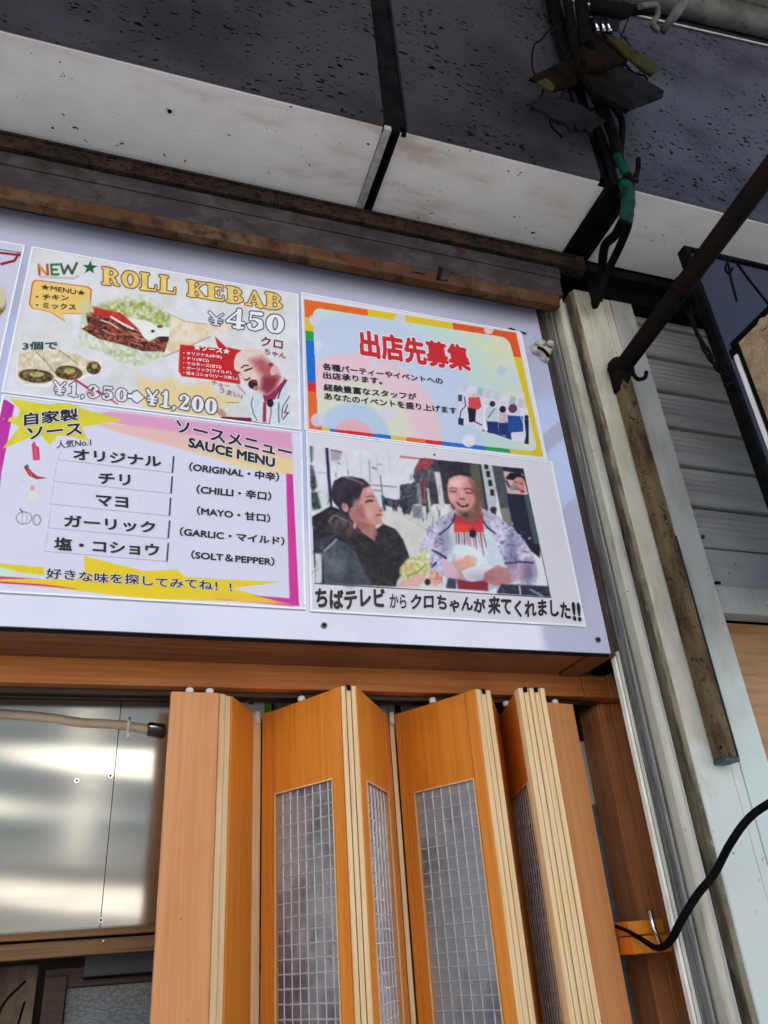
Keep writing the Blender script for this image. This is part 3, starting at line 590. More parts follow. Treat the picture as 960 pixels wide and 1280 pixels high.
# sooty bracket clutter on the fascia with wires and green tape
lb = thing('broken_lamp_bracket', tuple(at(750, 110, Y=-.5)), 'sooty rusted remains of a lamp bracket with torn metal plates on the fascia', 'lamp bracket')
def torn(pts, Y, name, m, th=.012, tilt=0):
    P = q(pts, Y)
    P = [p_+np.array([0, tilt*(p_[2]-P[0][2]), 0]) for p_ in P]
    return MB().slab(P, (0, 1, 0), th).build(name, m, lb, bevel=.002)
torn([(665, 126), (684, 118), (724, 128), (758, 150), (742, 160), (738, 169), (731, 162), (722, 165), (718, 158), (713, 168), (708, 156), (699, 152), (692, 150), (687, 147), (684, 143), (676, 138), (664, 134)], -.60, 'torn_plate', lamp_m, tilt=.06)
torn([(662, 97), (700, 75), (722, 68), (735, 80), (722, 104), (694, 113)], -.58, 'torn_plate', rustd_m, tilt=.06)
torn([(671, 102), (684, 97), (694, 108), (690, 114)], -.60, 'yellow_patch', yellow_m, th=.01)
torn([(728, 92), (762, 70), (800, 92), (831, 112), (829, 120), (806, 130), (788, 138), (783, 133), (752, 112)], -.60, 'lamp_plate', lamp_m, tilt=.06)
torn([(726, 88), (744, 96), (796, 128), (786, 137), (750, 118)], -.62, 'lamp_plate', black_m, th=.02)
torn([(759, 47), (764, 42), (822, 80), (816, 92), (808, 90)], -.615, 'yellow_strip', yellow_m, th=.012)
torn([(764, 42), (770, 38), (825, 84), (818, 88)], -.60, 'strip_edge', bluepanel_m, th=.03)
torn([(724, 62), (745, 36), (770, 50), (786, 74), (760, 86), (733, 96), (720, 84)], -.60, 'rusted_lump', rustd_m, th=.07)
MB().tube(smoothpath([at(728, 84, Y=-.63), at(745, 80, Y=-.64), at(765, 76, Y=-.63)]), .026, 8).build('rusted_lump', rustd_m, lb)
MB().tube([at(742, 30, Y=-.60), at(768, 34, Y=-.60)], .028, 12).build('clamp', lamp_m, lb)
for i, dx in enumerate((0, 8, 15)):
    MB().tube([at(744+dx, 22, Y=-.64), at(747+dx, 36, Y=-.65), at(750+dx, 40, Y=-.62)], .007, 8).build('clamp_ring', chrome, lb)
MB().tube(smoothpath([at(738, 8, Y=-.6), at(770, 14, Y=-.62), at(800, 12, Y=-.62), at(818, 12, Y=-.6)]), [.03]*12+[.02]*12+[.014], 10).build('clamp_arm', black_m, lb)
tp = at(696, 88, Y=-.47); tq = at(681, -40, Y=-.47)
cg = thing('fascia_cables', tuple(at(770, 300, Y=-.45)), 'bundle of black cables running down the fascia joint past green tape to the post', 'cables')
_r = random.Random(4)
for i in range(9):
    x = 690+i*12; y = 20+_r.random()*50; P = [at(x, y, Y=-.6)]
    for k in range(5): x += _r.uniform(-16, 20); y += _r.uniform(8, 30); P.append(at(x, min(y, 178), Y=-.6+.02*k))
    MB().tube(smoothpath(P), _r.uniform(.0025, .005), 7).build('loose_wire', black_m, cg)
def cable(pts, r, name='cable', m=black_m, n=10): return MB().tube(smoothpath(pts), r, n).build(name, m, cg)
cable([at(684, -30, Y=-.47), at(700, 40, Y=-.48), at(716, 92, Y=-.49)], .030, 'cable_trunk')
cable([at(705, -30, Y=-.55), at(712, 20, Y=-.55), at(722, 70, Y=-.56), at(740, 110, Y=-.57)], .020)
cable([at(724, -30, Y=-.56), at(728, 20, Y=-.57), at(735, 60, Y=-.6)], .026)
cable([at(738, 108, Y=-.6), at(755, 140, Y=-.55), at(767, 170, Y=-.5), at(774, 205, Y=-.47)], .020)
cable([at(748, 112, Y=-.6), at(764, 130, Y=-.56), at(777, 150, Y=-.52), at(777, 175, Y=-.49), at(774, 200, Y=-.48)], .012)
cable([at(742, 150, Y=-.46), at(756, 185, Y=-.45), at(770, 235, Y=-.445)], .016)
cable([at(778, 240, Y=-.45), at(783, 262, Y=-.42), at(770, 292, Y=-.32), at(756, 308, Y=-.22), at(752, 340, Y=-.12), at(746, 368, Y=-.09), at(744, 380, Y=-.08)], .017)
cable([at(784, 240, Y=-.45), at(786, 275, Y=-.42), at(776, 305, Y=-.30), at(764, 330, Y=-.18), at(754, 352, Y=-.12), at(748, 376, Y=-.08)], .015)
cable([at(790, 250, Y=-.46), at(790, 228, Y=-.48), at(797, 215, Y=-.5), at(798, 196, Y=-.52)], [.010]*16+[.009]*8+[.002])
cable([at(774, 226, Y=-.47), at(786, 224, Y=-.5), at(797, 226, Y=-.5)], .008)
cable([at(744, 384, Y=-.07), at(742, 372, Y=-.1), at(735, 350, Y=-.06), at(733, 340, Y=-.03)], .012)
def wrapf(pts, r, name):
    P = smoothpath(pts, 6); MB().tube(P, [r*(1+.07*math.sin(i*1.7)) for i in range(len(P))], 7).build(name, green_m, cg)
wrapf([at(771, 196, Y=-.48), at(778, 207, Y=-.49), at(784, 220, Y=-.49)], .016, 'green_tape')
wrapf([at(781, 228, Y=-.48), at(785, 246, Y=-.47), at(783, 270, Y=-.45), at(781, 276, Y=-.44)], .024, 'green_tape')

fl = thing('foam_lump', tuple(at(676, 440, Y=-.02)), 'lump of dried pale foam and torn wire at the sign board right edge', 'foam')
r2 = np.random.default_rng(3)
for i, (px, py, s_) in enumerate(((676, 430, .020), (670, 438, .022), (684, 438, .018), (681, 448, .016), (688, 430, .014))):
    bmx = bmesh.new(); bmesh.ops.create_icosphere(bmx, subdivisions=2, radius=1)
    c = at(px, py, Y=-.005); vs = [tuple(c+np.array(v.co)*s_*np.array([1, .6, 1])*(1+.25*r2.normal())) for v in bmx.verts]; fs = [[v.index for v in f.verts] for f in bmx.faces]; bmx.free()
    MB().add(vs, fs, 0, True).build('foam_blob', foam_m, fl)
MB().tube(smoothpath([at(672, 434, Y=-.03), at(680, 438, Y=-.035), at(686, 446, Y=-.03)]), .006, 6).build('torn_wire', black_m, fl)

# ------------------------------------------------------------------ printed posters
def vnoise(x, y, seed=0):
    xi = np.floor(x).astype(int); yi = np.floor(y).astype(int); fx = x-xi; fy = y-yi; fx = fx*fx*(3-2*fx); fy = fy*fy*(3-2*fy)
    def h(a, b):
        n = (a*374761393+b*668265263+seed*974711) & 0x7fffffff; n = ((n ^ (n >> 13))*1274126177) & 0x7fffffff; return ((n ^ (n >> 16)) & 0xffff)/65535.0
    return (h(xi, yi)*(1-fx)+h(xi+1, yi)*fx)*(1-fy)+(h(xi, yi+1)*(1-fx)+h(xi+1, yi+1)*fx)*fy
def fbm(x, y, s=0): return (vnoise(x, y, s)+.5*vnoise(x*2.1, y*2.1, s+1)+.25*vnoise(x*4.3, y*4.3, s+2))/1.75
class Art:
    """flat print of a poster: colours laid onto a fine grid of the sheet"""
    def __init__(s, x0, x1, z0, z1, Y, step=.0017):
        s.nx = int((x1-x0)/step); s.nz = int((z1-z0)/step)
        s.X, s.Z = np.meshgrid(np.linspace(x0, x1, s.nx+1), np.linspace(z0, z1, s.nz+1)); s.Y = Y
        P = np.stack([s.X-CAM[0], np.full_like(s.X, Y-CAM[1]), s.Z-CAM[2]], -1)@ROT
        s.px = PCX+F*P[..., 0]/-P[..., 2]; s.py = PCY-F*P[..., 1]/-P[..., 2]
        s.c = np.zeros(s.X.shape+(3,)); s.c[:] = 255
    def put(s, a, col, sl=None, noise=0, nsc=3, seed=0, col2=None):
        sl = sl or (slice(None), slice(None)); x = s.px[sl]; y = s.py[sl]
        c = np.zeros(x.shape+(3,)); c[:] = col
        if col2 is not None:
            t = fbm(x/nsc, y/nsc, seed)[..., None]; t = np.clip((t-.35)/.3, 0, 1); c = c*(1-t)+np.array(col2, float)*t
        if noise: c = c+noise*2*(fbm(x/nsc+9, y/nsc+5, seed+7)[..., None]-.5)
        a = a[..., None]; s.c[sl] = s.c[sl]*(1-a)+c*a
    def box(s, x0, y0, x1, y1, m=3):
        # index window of the grid around a pixel box
        k = (s.px > x0-m) & (s.px < x1+m) & (s.py > y0-m) & (s.py < y1+m)
        if not k.any(): return None
        r = np.where(k.any(1))[0]; c = np.where(k.any(0))[0]
        return (slice(r[0], r[-1]+1), slice(c[0], c[-1]+1))
    def poly(s, pts, col, soft=.9, al=1, **k):
        P = np.array(pts, float); sl = s.box(P[:, 0].min(), P[:, 1].min(), P[:, 0].max(), P[:, 1].max(), soft+1)
        if sl is None: return
        x = s.px[sl]; y = s.py[sl]; ins = np.zeros(x.shape, bool); d = np.full(x.shape, 1e9)
        for i in range(len(P)):
            x0, y0 = P[i]; x1, y1 = P[(i+1) % len(P)]
            if y0 != y1: ins ^= ((y0 > y) != (y1 > y)) & (x < (x1-x0)*(y-y0)/(y1-y0)+x0)
            dx, dy = x1-x0, y1-y0; t = np.clip(((x-x0)*dx+(y-y0)*dy)/(dx*dx+dy*dy+1e-9), 0, 1); d = np.minimum(d, np.hypot(x-x0-t*dx, y-y0-t*dy))
        a = np.clip(.5+np.where(ins, d, -d)/soft, 0, 1)*al; s.put(a, col, sl, **k)
    def ell(s, cx, cy, rx, ry, col, rot=0, soft=.9, al=1, **k):
        R_ = max(rx, ry)+soft; sl = s.box(cx-R_, cy-R_, cx+R_, cy+R_)
        if sl is None: return
        x = s.px[sl]-cx; y = s.py[sl]-cy; c_, n_ = math.cos(math.radians(rot)), math.sin(math.radians(rot)); u = (x*c_+y*n_)/rx; v = (-x*n_+y*c_)/ry
        d = (1-np.hypot(u, v))*min(rx, ry); s.put(np.clip(.5+d/soft, 0, 1)*al, col, sl, **k)
    def line(s, pts, w, col, soft=.9, al=1, **k):
        P = np.array(pts, float); W = np.full(len(P), float(w)) if np.isscalar(w) else np.array(w, float); m = W.max()+soft
        sl = s.box(P[:, 0].min()-m, P[:, 1].min()-m, P[:, 0].max()+m, P[:, 1].max()+m)
        if sl is None: return
        x = s.px[sl]; y = s.py[sl]; d = np.full(x.shape, 1e9)
        for i in range(len(P)-1):
            x0, y0 = P[i]; dx, dy = P[i+1]-P[i]; t = np.clip(((x-x0)*dx+(y-y0)*dy)/(dx*dx+dy*dy+1e-9), 0, 1)
            d = np.minimum(d, np.hypot(x-x0-t*dx, y-y0-t*dy)-(W[i]+(W[i+1]-W[i])*t)/2)
        s.put(np.clip(.5-d/soft, 0, 1)*al, col, sl, **k)
    def glyphs(s, text, BL, BR, TL, fill, out, ow=.04, gap=.12, grow=0, tint=None, inner=True):
        adv = {c: (1.0 if c in 'ROKEBAL→' else .62) for c in text}; adv.update({'1': .55, ',': .25, ' ': .55, '¥': .62})
        W = sum(adv[c] for c in text)+gap*(len(text)-1); BL = np.array(BL, float); U = (np.array(BR)-BL)/W; V = np.array(TL, float)-BL
        sl = s.box(min(BL[0], TL[0])-2, min(BL[1], BR[1], TL[1], TL[1]+BR[1]-BL[1])-2, max(BR[0], TL[0]+BR[0]-BL[0])+2, max(BL[1], BR[1])+3)
        M = np.linalg.inv(np.array([U, V]).T); x = s.px[sl]-BL[0]; y = s.py[sl]-BL[1]; u = M[0, 0]*x+M[0, 1]*y; v = M[1, 0]*x+M[1, 1]*y
        d = np.full(u.shape, 1e9); sx = np.linalg.norm(U)/np.linalg.norm(V); x0 = 0
        for ch in text:
            for path in GL.get(ch, []):
                for i in range(len(path)-1):
                    a = path[i]; b = path[i+1]; ax, ay, aw = a; bx, by, bw = b
                    ax = (ax+x0)*sx; bx = (bx+x0)*sx; dx = bx-ax; dy = by-ay; uu = u*sx
                    t = np.clip(((uu-ax)*dx+(v-ay)*dy)/(dx*dx+dy*dy+1e-9), 0, 1); d = np.minimum(d, np.hypot(uu-ax-t*dx, v-ay-t*dy)-(aw+(bw-aw)*t)*min(1.4, max(.8, sx))/2)
            x0 += adv[ch]+gap
        h = np.linalg.norm(V); e = .8/h
        s.put(np.clip(.5-(d-ow-grow)/e, 0, 1), out, sl); s.put(np.clip(.5-(d-grow)/e, 0, 1), fill, sl, **(tint or {}))
    def build(s, name, parent, thick=0):
        V = np.stack([s.X, np.full_like(s.X, s.Y), s.Z], -1).reshape(-1, 3)-OFF[parent.name]
        w = s.nx+1; j, i = np.meshgrid(np.arange(s.nz), np.arange(s.nx), indexing='ij'); a = (j*w+i).ravel()
        Fq = np.stack([a, a+1, a+w+1, a+w], 1); me = bpy.data.meshes.new(name)
        me.vertices.add(len(V)); me.vertices.foreach_set('co', V.ravel()); me.loops.add(Fq.size); me.loops.foreach_set('vertex_index', Fq.ravel())
        me.polygons.add(len(Fq)); me.polygons.foreach_set('loop_start', np.arange(0, Fq.size, 4)); me.polygons.foreach_set('loop_total', np.full(len(Fq), 4))
        me.update(calc_edges=True)
        at_ = me.color_attributes.new('print', 'FLOAT_COLOR', 'POINT'); col = np.ones((len(V), 4)); col[:, :3] = lin(np.clip(s.c, 0, 255)).reshape(-1, 3)*1.0
        at_.data.foreach_set('color', col.ravel().astype(np.float32)); me.materials.append(PRINT)
        o = bpy.data.objects.new(name, me); COL.objects.link(o); o.parent = parent; OFF[o.name] = OFF[parent.name]; return o
PRINT = bpy.data.materials.new('glossy_print'); PRINT.use_nodes = True; _n = PRINT.node_tree.nodes; _a = _n.new('ShaderNodeAttribute'); _a.attribute_name = 'print'
_p = _n['Principled BSDF']; _p.inputs['Roughness'].default_value = .4; _p.inputs['Specular IOR Level'].default_value = .25; _p.inputs['Coat Weight'].default_value = 0.04; _p.inputs['Coat Roughness'].default_value = .1
PRINT.node_tree.links.new(_a.outputs['Color'], _p.inputs['Base Color'])
el_ = lambda rx, ry, cx, k0, k1, n=20: [(cx+rx*math.cos(2*math.pi*i/n), .5+ry*math.sin(2*math.pi*i/n), k0+k1*abs(math.cos(2*math.pi*i/n))) for i in range(n+1)]
stem = [[(.24, .14, .30), (.24, .86, .30)]]; SB = [[(.04, .04, .10), (.44, .04, .10)], [(.04, .96, .10), (.44, .96, .10)], [(.14, .1, .12), (.36, .1, .12)], [(.14, .9, .12), (.36, .9, .12)]]
GL = {'0': [el_(.20, .44, .31, .06, .16)], '1': [[(.3, .06, .19), (.3, .95, .19)], [(.08, .04, .08), (.5, .04, .08)], [(.3, .9, .1), (.1, .8, .06)]],
 '2': [[(.12, .72, .17), (.15, .88, .07), (.32, .96, .08), (.48, .78, .18), (.44, .58, .16), (.25, .32, .1), (.1, .09, .08), (.3, .11, .14), (.5, .1, .12), (.56, .27, .05)]],
 '3': [[(.12, .75, .16), (.2, .93, .07), (.35, .95, .08), (.46, .75, .18), (.3, .54, .07), (.5, .3, .2), (.32, .05, .08), (.12, .09, .07), (.11, .25, .16)]],
 '4': [[(.42, .05, .17), (.42, .95, .17)], [(.38, .9, .05), (.03, .33, .06)], [(.03, .3, .08), (.6, .3, .08)], [(.26, .04, .07), (.58, .04, .07)]],
 '5': [[(.5, .93, .12), (.15, .93, .1)], [(.15, .92, .05), (.13, .55, .05)], [(.13, .55, .05), (.3, .62, .07), (.48, .5, .16), (.5, .25, .19), (.32, .04, .08), (.13, .08, .07), (.11, .22, .16)]],
 ',': [[(.12, .06, .15), (.06, -.12, .04)]], '¥': [[(.03, .92, .13), (.28, .5, .13)], [(.55, .92, .09), (.3, .5, .08)], [(.3, .5, .14), (.3, .06, .14)], [(.06, .45, .06), (.54, .45, .06)], [(.06, .28, .06), (.54, .28, .06)], [(.14, .05, .07), (.46, .05, .07)]],
 'R': stem+SB+[[(.35, .95, .09), (.62, .92, .1), (.74, .73, .22), (.6, .53, .1), (.4, .5, .08)], [(.5, .5, .1), (.68, .3, .2), (.72, .12, .16), (.92, .06, .08)]],
 'O': [el_(.33, .43, .5, .08, .20)], 'L': stem+SB+[[(.03, .05, .09), (.84, .05, .09), (.87, .34, .06)]],
 'K': stem+SB+[[(.42, .43, .08), (.8, .92, .08)], [(.5, .56, .1), (.8, .1, .22)], [(.62, .95, .08), (.95, .95, .08)], [(.62, .05, .09), (1, .05, .09)]],
 'E': stem+SB+[[(.03, .95, .09), (.84, .95, .09), (.86, .68, .05)], [(.03, .05, .09), (.86, .05, .09), (.89, .34, .06)], [(.4, .5, .07), (.63, .5, .07)], [(.65, .64, .06), (.65, .36, .06)]],
 'B': stem+SB+[[(.35, .95, .08), (.62, .92, .1), (.72, .75, .2), (.6, .55, .08), (.4, .52, .07), (.65, .5, .08), (.78, .28, .24), (.6, .07, .09), (.3, .05, .09)]],
 'A': [[(.14, .05, .08), (.44, .93, .09)], [(.48, .9, .14), (.78, .08, .25)], [(.25, .32, .07), (.6, .32, .07)], [(0, .05, .08), (.3, .05, .08)], [(.58, .05, .09), (1, .05, .09)]],
 '→': [[(.03, .5, .24), (.55, .5, .24)], [(.55, .5, .72), (.95, .5, .02)]]}

def txt(parent, s, BL, BR, TL, rgb, Y, off=0.0, name='lettering', halo=None, hoff=.05, skew=0, jitter=None):
    """text laid flat on the sheet, fitted to the quad given by its corners"""
    a, b, c = at(*BL, Y=Y), at(*BR, Y=Y), at(*TL, Y=Y); U = b-a; V = c-a
    def one(o_, m, yy):
        cu_ = bpy.data.curves.new('t', 'FONT'); cu_.body = s; cu_.resolution_u = 3; cu_.fill_mode = 'FRONT'; cu_.shear = skew
        t = bpy.data.objects.new('t', cu_); COL.objects.link(t); bpy.context.view_layer.update()
        me = bpy.data.meshes.new_from_object(t.evaluated_get(bpy.context.evaluated_depsgraph_get())); bpy.data.objects.remove(t)
        n_ = len(me.vertices); P = np.zeros(n_*3); me.vertices.foreach_get('co', P); P = P.reshape(-1, 3); return me, P
    me, P = one(0, None, 0); tr = []
    for p in me.polygons: tr.append(tuple(p.vertices))
    lo = P[:, :2].min(0)-off; hi = P[:, :2].max(0)+off
    def place(rad, m, yy, nm, ring, dy):
        # heavy stroke: the glyph outlines are laid down again in a small ring, each a hair above the last
        sh = [(0, 0)]+([(rad*math.cos(2*math.pi*k/ring), rad*math.sin(2*math.pi*k/ring)) for k in range(ring)] if rad > .004 else [])
        Vs = []; Fs = []
        for k, (dx, dz) in enumerate(sh):
            uv = (P[:, :2]+[dx, dz]-lo)/(hi-lo); Q = a+uv[:, :1]*U+uv[:, 1:]*V
            if jitter: Q = Q+(np.sin(uv[:, 0]*jitter[0]+jitter[2])*jitter[1])[:, None]*V
            Q[:, 1] = yy-k*dy; Vs.append(Q-OFF[parent.name]); Fs += [tuple(v+k*len(P) for v in f) for f in tr]
        me2 = bpy.data.meshes.new(nm); me2.from_pydata(np.concatenate(Vs).tolist(), [], Fs); me2.materials.append(m)
        o = bpy.data.objects.new(nm, me2); COL.objects.link(o); o.parent = parent; OFF[o.name] = OFF[parent.name]; return o
    o = place(off, inkm(rgb), Y-.0009, name, 8, .00004)
    if halo: place(off+hoff, inkm(halo), Y, 'lettering_outline', 12, .00004)
    return o
def poster(x0, x1, z0, z1, label, tilt=0):
    t = thing('poster', ((x0+x1)/2, -.003, z0), label, 'poster', 'laminated posters fixed to the sign board')
    MB().box(x0, x1, -.0035, -.0005, z0, z1).build('sheet', sleeve_m, t)
    w = .0055
    f = MB()
    for a in ((x0, x0+w, z0, z1), (x1-w, x1, z0, z1), (x0+w, x1-w, z0, z0+w), (x0+w, x1-w, z1-w, z1)): f.box(a[0], a[1], -.0062, -.0035, a[2], a[3])
    f.build('sleeve_edge', sleeve_m, t); return t
YA, YT = -.0040, -.0045
K = (14, 12, 16)
# ---- poster 1: roll kebab
p1 = poster(-.370, .452, 2.882, 3.436, 'roll kebab price poster with a wrap and a shouting man, upper left')
A = Art(-.366, .448, 2.886, 3.432, YA); A.put(np.ones(A.px.shape), (222, 219, 216), noise=9, nsc=14, seed=3, col2=(226, 224, 228))
for i in range(26):
    A.ell(rng.uniform(10, 370), rng.uniform(320, 535), rng.uniform(5, 12), rng.uniform(3, 8), (205, 198, 180), soft=9, al=.35)
A.poly([(172, 470), (196, 478), (215, 470), (226, 482), (262, 478), (270, 492), (300, 500), (285, 512), (290, 526), (255, 522), (215, 520), (178, 510)], (236, 208, 130), soft=8, al=.75)
# big wrap
A.poly([(101, 392), (112, 383), (130, 377), (158, 369), (178, 367), (197, 377), (214, 394), (216, 408), (206, 444), (190, 452), (175, 460), (150, 455), (128, 441), (101, 434), (98, 420)], (222, 222, 208), soft=2.5, noise=18, nsc=4, seed=4, col2=(204, 210, 178))
A.poly([(112, 384), (145, 377), (178, 376), (212, 394), (212, 410), (184, 402), (160, 397), (136, 391)], (160, 170, 84), soft=5, noise=34, nsc=4, seed=9, col2=(206, 210, 170))
A.poly([(106, 388), (132, 394), (162, 410), (196, 420), (212, 421), (206, 440), (178, 439), (150, 430), (124, 424), (102, 411), (110, 406)], (150, 78, 48), soft=1.5, noise=60, nsc=3, seed=12, col2=(70, 34, 24))
for i in range(34):
    x = rng.uniform(110, 190); y = 398+(x-110)*.33+rng.uniform(-6, 10); l = rng.uniform(8, 22); A.line([(x, y), (x+l*.5, y+l*.28), (x+l, y+l*.42)], rng.uniform(1, 2.6), [(198, 106, 70), (214, 150, 120), (110, 48, 34), (172, 60, 44), (60, 26, 20)][i % 5], al=.8)
A.poly([(115, 383), (135, 388), (150, 391), (166, 402), (177, 414), (170, 412), (158, 408), (136, 398), (118, 392)], (192, 48, 38), soft=1.2, noise=18, nsc=3)
A.poly([(158, 397), (184, 401), (200, 409), (213, 409), (212, 420), (198, 421), (186, 427), (179, 421), (172, 410)], (236, 236, 226), soft=1.5, noise=6)
A.line([(139, 396), (152, 404), (166, 411)], 2.6, (232, 226, 214)); A.line([(126, 400), (138, 404), (147, 410)], 1.8, (226, 196, 176)); A.ell(191, 414, 2.4, 1.8, (60, 40, 60)); A.ell(200, 408, 4, 2, (120, 80, 60)); A.ell(206, 424, 7, 3, (56, 30, 22), 15)
A.poly([(124, 424), (150, 432), (178, 440), (206, 440), (190, 450), (172, 456), (148, 450), (128, 438)], (194, 202, 158), soft=4, noise=30, nsc=4, seed=15, col2=(220, 220, 204))
A.line([(101, 434), (126, 440), (150, 454), (175, 460), (205, 446)], 1.2, (232, 236, 226), al=.8)
A.poly([(214, 394), (232, 402), (262, 405), (293, 406), (290, 412), (262, 420), (232, 434), (204, 446), (211, 424)], (236, 224, 202), soft=1.2, noise=8, nsc=8, col2=(228, 204, 166))
A.line([(214, 394), (232, 402), (258, 405)], 1.4, (196, 160, 104), al=.7); A.line([(204, 446), (232, 435), (262, 421)], 1.6, (168, 136, 108), al=.7)
# rolls
A.poly([(22, 442), (40, 437), (62, 439), (78, 436), (98, 442), (112, 450), (127, 451), (126, 463), (112, 470), (100, 474), (70, 476), (60, 484), (30, 482), (20, 472)], (240, 238, 230), soft=1.5)
A.poly([(23, 442), (40, 438), (78, 437), (98, 443), (112, 450), (124, 452), (122, 462), (100, 471), (68, 474), (58, 480), (30, 480), (22, 471)], (214, 196, 158), soft=1.2, noise=30, nsc=5, seed=21, col2=(226, 216, 190))
for cx, cy, rx, ry in ((45, 470, 22, 8.5), (86, 466, 17, 9), (117, 460, 9, 8)):
    A.ell(cx, cy, rx, ry, (70, 52, 24), 5, noise=60, nsc=2.5, seed=int(cx), col2=(120, 96, 50)); A.ell(cx+1, cy-2, rx*.4, ry*.4, (170, 164, 90), noise=50, nsc=2)
A.line([(45, 440), (58, 452), (68, 466)], 1.2, (120, 90, 50), al=.7); A.line([(74, 438), (88, 448), (98, 456)], 1.2, (120, 90, 50), al=.6)
A.line([(84, 468), (108, 484), (124, 490), (147, 505)], [2, 3, 3, 1.5], (176, 30, 52), al=.85)
# bubbles
bub = [(44, 349.5), (110, 358), (115, 362), (113, 387), (108, 393), (78, 392), (81.5, 402), (62, 390), (40, 385.5), (36, 380), (40, 353)]
A.poly(bub, (196, 92, 44), soft=1); cx = np.mean(bub, 0); A.poly([tuple(cx+(np.array(v)-cx)*.955) for v in bub], (240, 200, 112), soft=1, noise=6)
A.ell(108, 384, 9, 10, (206, 208, 160), soft=6, al=.8)
rb = [(226, 431), (258, 434), (273, 436), (268.5, 421), (282, 434), (301, 438), (294, 452), (298, 468), (300, 480), (262, 474), (228, 470), (224, 464), (225, 440)]
A.poly([tuple(np.array([262, 453])+(np.array(v)-[262, 453])*1.03) for v in rb], (226, 120, 60)); A.poly(rb, (204, 26, 28), noise=8)
# shouting man
T = lambda pts: [(260+x/8.348, 420+y/8.348) for x, y in pts]
A.poly(T([(420, 640), (560, 590), (800, 430), (850, 600), (880, 960), (500, 925), (440, 860)]), (214, 222, 222), soft=1.2, noise=14, nsc=3)
for p_, w_, c_ in (([(470, 640), (450, 700), (470, 800), (510, 880)], 1.1, (60, 70, 120)), ([(740, 700), (735, 800), (742, 900)], 2, (110, 124, 160)), ([(850, 630), (780, 740), (770, 850)], 1.3, (80, 70, 110)), ([(830, 720), (800, 800), (840, 800), (780, 870)], 1.6, (120, 50, 110)), ([(480, 900), (520, 910), (640, 925)], 2.2, (90, 20, 40)), ([(650, 690), (660, 800), (640, 910)], 1.4, (190, 90, 110))): A.line(T(p_), w_, c_)
A.poly(T([(570, 610), (700, 560), (790, 430), (820, 470), (720, 620), (700, 660), (640, 680), (590, 690)]), (150, 30, 76), soft=1, noise=26, nsc=2)
A.poly(T([(575, 690), (610, 690), (605, 900), (570, 900)]), (170, 36, 70), noise=24, nsc=1.5); A.ell(260+650/8.348, 420+700/8.348, 4.2, 5, (18, 14, 20)); A.line(T([(820, 460), (760, 560), (730, 650)]), 1.6, (40, 36, 70))
A.poly(T([(270, 260), (300, 185), (360, 142), (440, 125), (520, 135), (600, 180), (645, 250), (690, 300), (740, 400), (800, 420), (790, 460), (700, 560), (620, 620), (560, 610), (520, 585), (440, 545), (380, 500), (335, 440), (318, 400), (275, 340)]), (234, 206, 194), soft=1, noise=8, nsc=5)
A.poly(T([(440, 250), (560, 220), (640, 280), (700, 330), (745, 430), (700, 540), (620, 600), (545, 560), (560, 420), (500, 340)]), (178, 92, 90), soft=10, noise=16, nsc=4); A.poly(T([(580, 430), (740, 430), (690, 560), (610, 610), (560, 540)]), (140, 44, 62), soft=7)
A.ell(260+470/8.348, 420+505/8.348, 6, 5.6, (44, 12, 18), 35, soft=1.4); A.ell(260+500/8.348, 420+545/8.348, 3.6, 3, (196, 116, 96)); A.ell(260+480/8.348, 420+470/8.348, 4, 2, (120, 40, 46))
A.line(T([(350, 330), (385, 305), (420, 310)]), 1.8, (70, 34, 40)); A.line(T([(385, 362), (420, 350), (455, 338)]), 2.2, (56, 30, 36)); A.line(T([(275, 370), (300, 375), (330, 385)]), 1.8, (70, 40, 44)); A.line(T([(385, 455), (405, 460), (435, 440)]), 2.2, (110, 44, 50)); A.line(T([(320, 400), (350, 400), (380, 450)]), 1, (210, 150, 140)); A.ell(260+690/8.348, 420+360/8.348, 4.6, 6.5, (224, 180, 170), 30); A.ell(260+655/8.348, 420+298/8.348, 3, 2, (130, 26, 40))
A.poly(T([(150, 840), (450, 855), (460, 895), (180, 890), (130, 860)]), (120, 14, 52), soft=1.5, noise=18); A.ell(260+140/8.348, 420+800/8.348, 7, 4, (196, 140, 132), 30, noise=22, nsc=2); A.poly(T([(130, 720), (430, 720), (440, 840), (200, 820)]), (214, 216, 204), soft=5, noise=14, nsc=3)
A.line(T([(305, 515), (350, 560), (390, 605)]), .8, (70, 60, 50)); A.line(T([(195, 695), (320, 695)]), .7, (120, 100, 80))
A.glyphs('ROLL', (127.5, 355), (221.5, 368), (128, 334), (238, 202, 104), (66, 34, 16), ow=.055, gap=.05, grow=.012, tint=dict(noise=16, nsc=3))
A.glyphs('KEBAB', (234, 369.5), (355, 388.5), (234, 350), (238, 202, 104), (66, 34, 16), ow=.055, gap=.05, grow=.012, tint=dict(noise=16, nsc=3))
A.glyphs('¥', (260, 405), (280, 408), (261, 389), (232, 230, 234), K, ow=.06); A.glyphs('450', (282.5, 408), (354.5, 417.5), (284, 385.5), (240, 238, 242), K, ow=.05, gap=.06, grow=.02)
A.glyphs('¥1,350', (67, 492), (159, 502.5), (68, 476), (232, 226, 230), K, ow=.06, gap=.1, grow=.02); A.ell(112, 490, 4, 4, (190, 60, 80), al=.4, soft=3)
A.glyphs('→', (161, 504), (181, 506), (161, 486), (236, 234, 238), K, ow=.07); A.glyphs('¥1,200', (183, 505.5), (270.5, 518.5), (184, 486), (236, 232, 238), K, ow=.06, gap=.1, grow=.02)
A.line([(50, 346), (92, 348), (98, 345)], 2.5, (150, 146, 140), soft=2, al=.5)
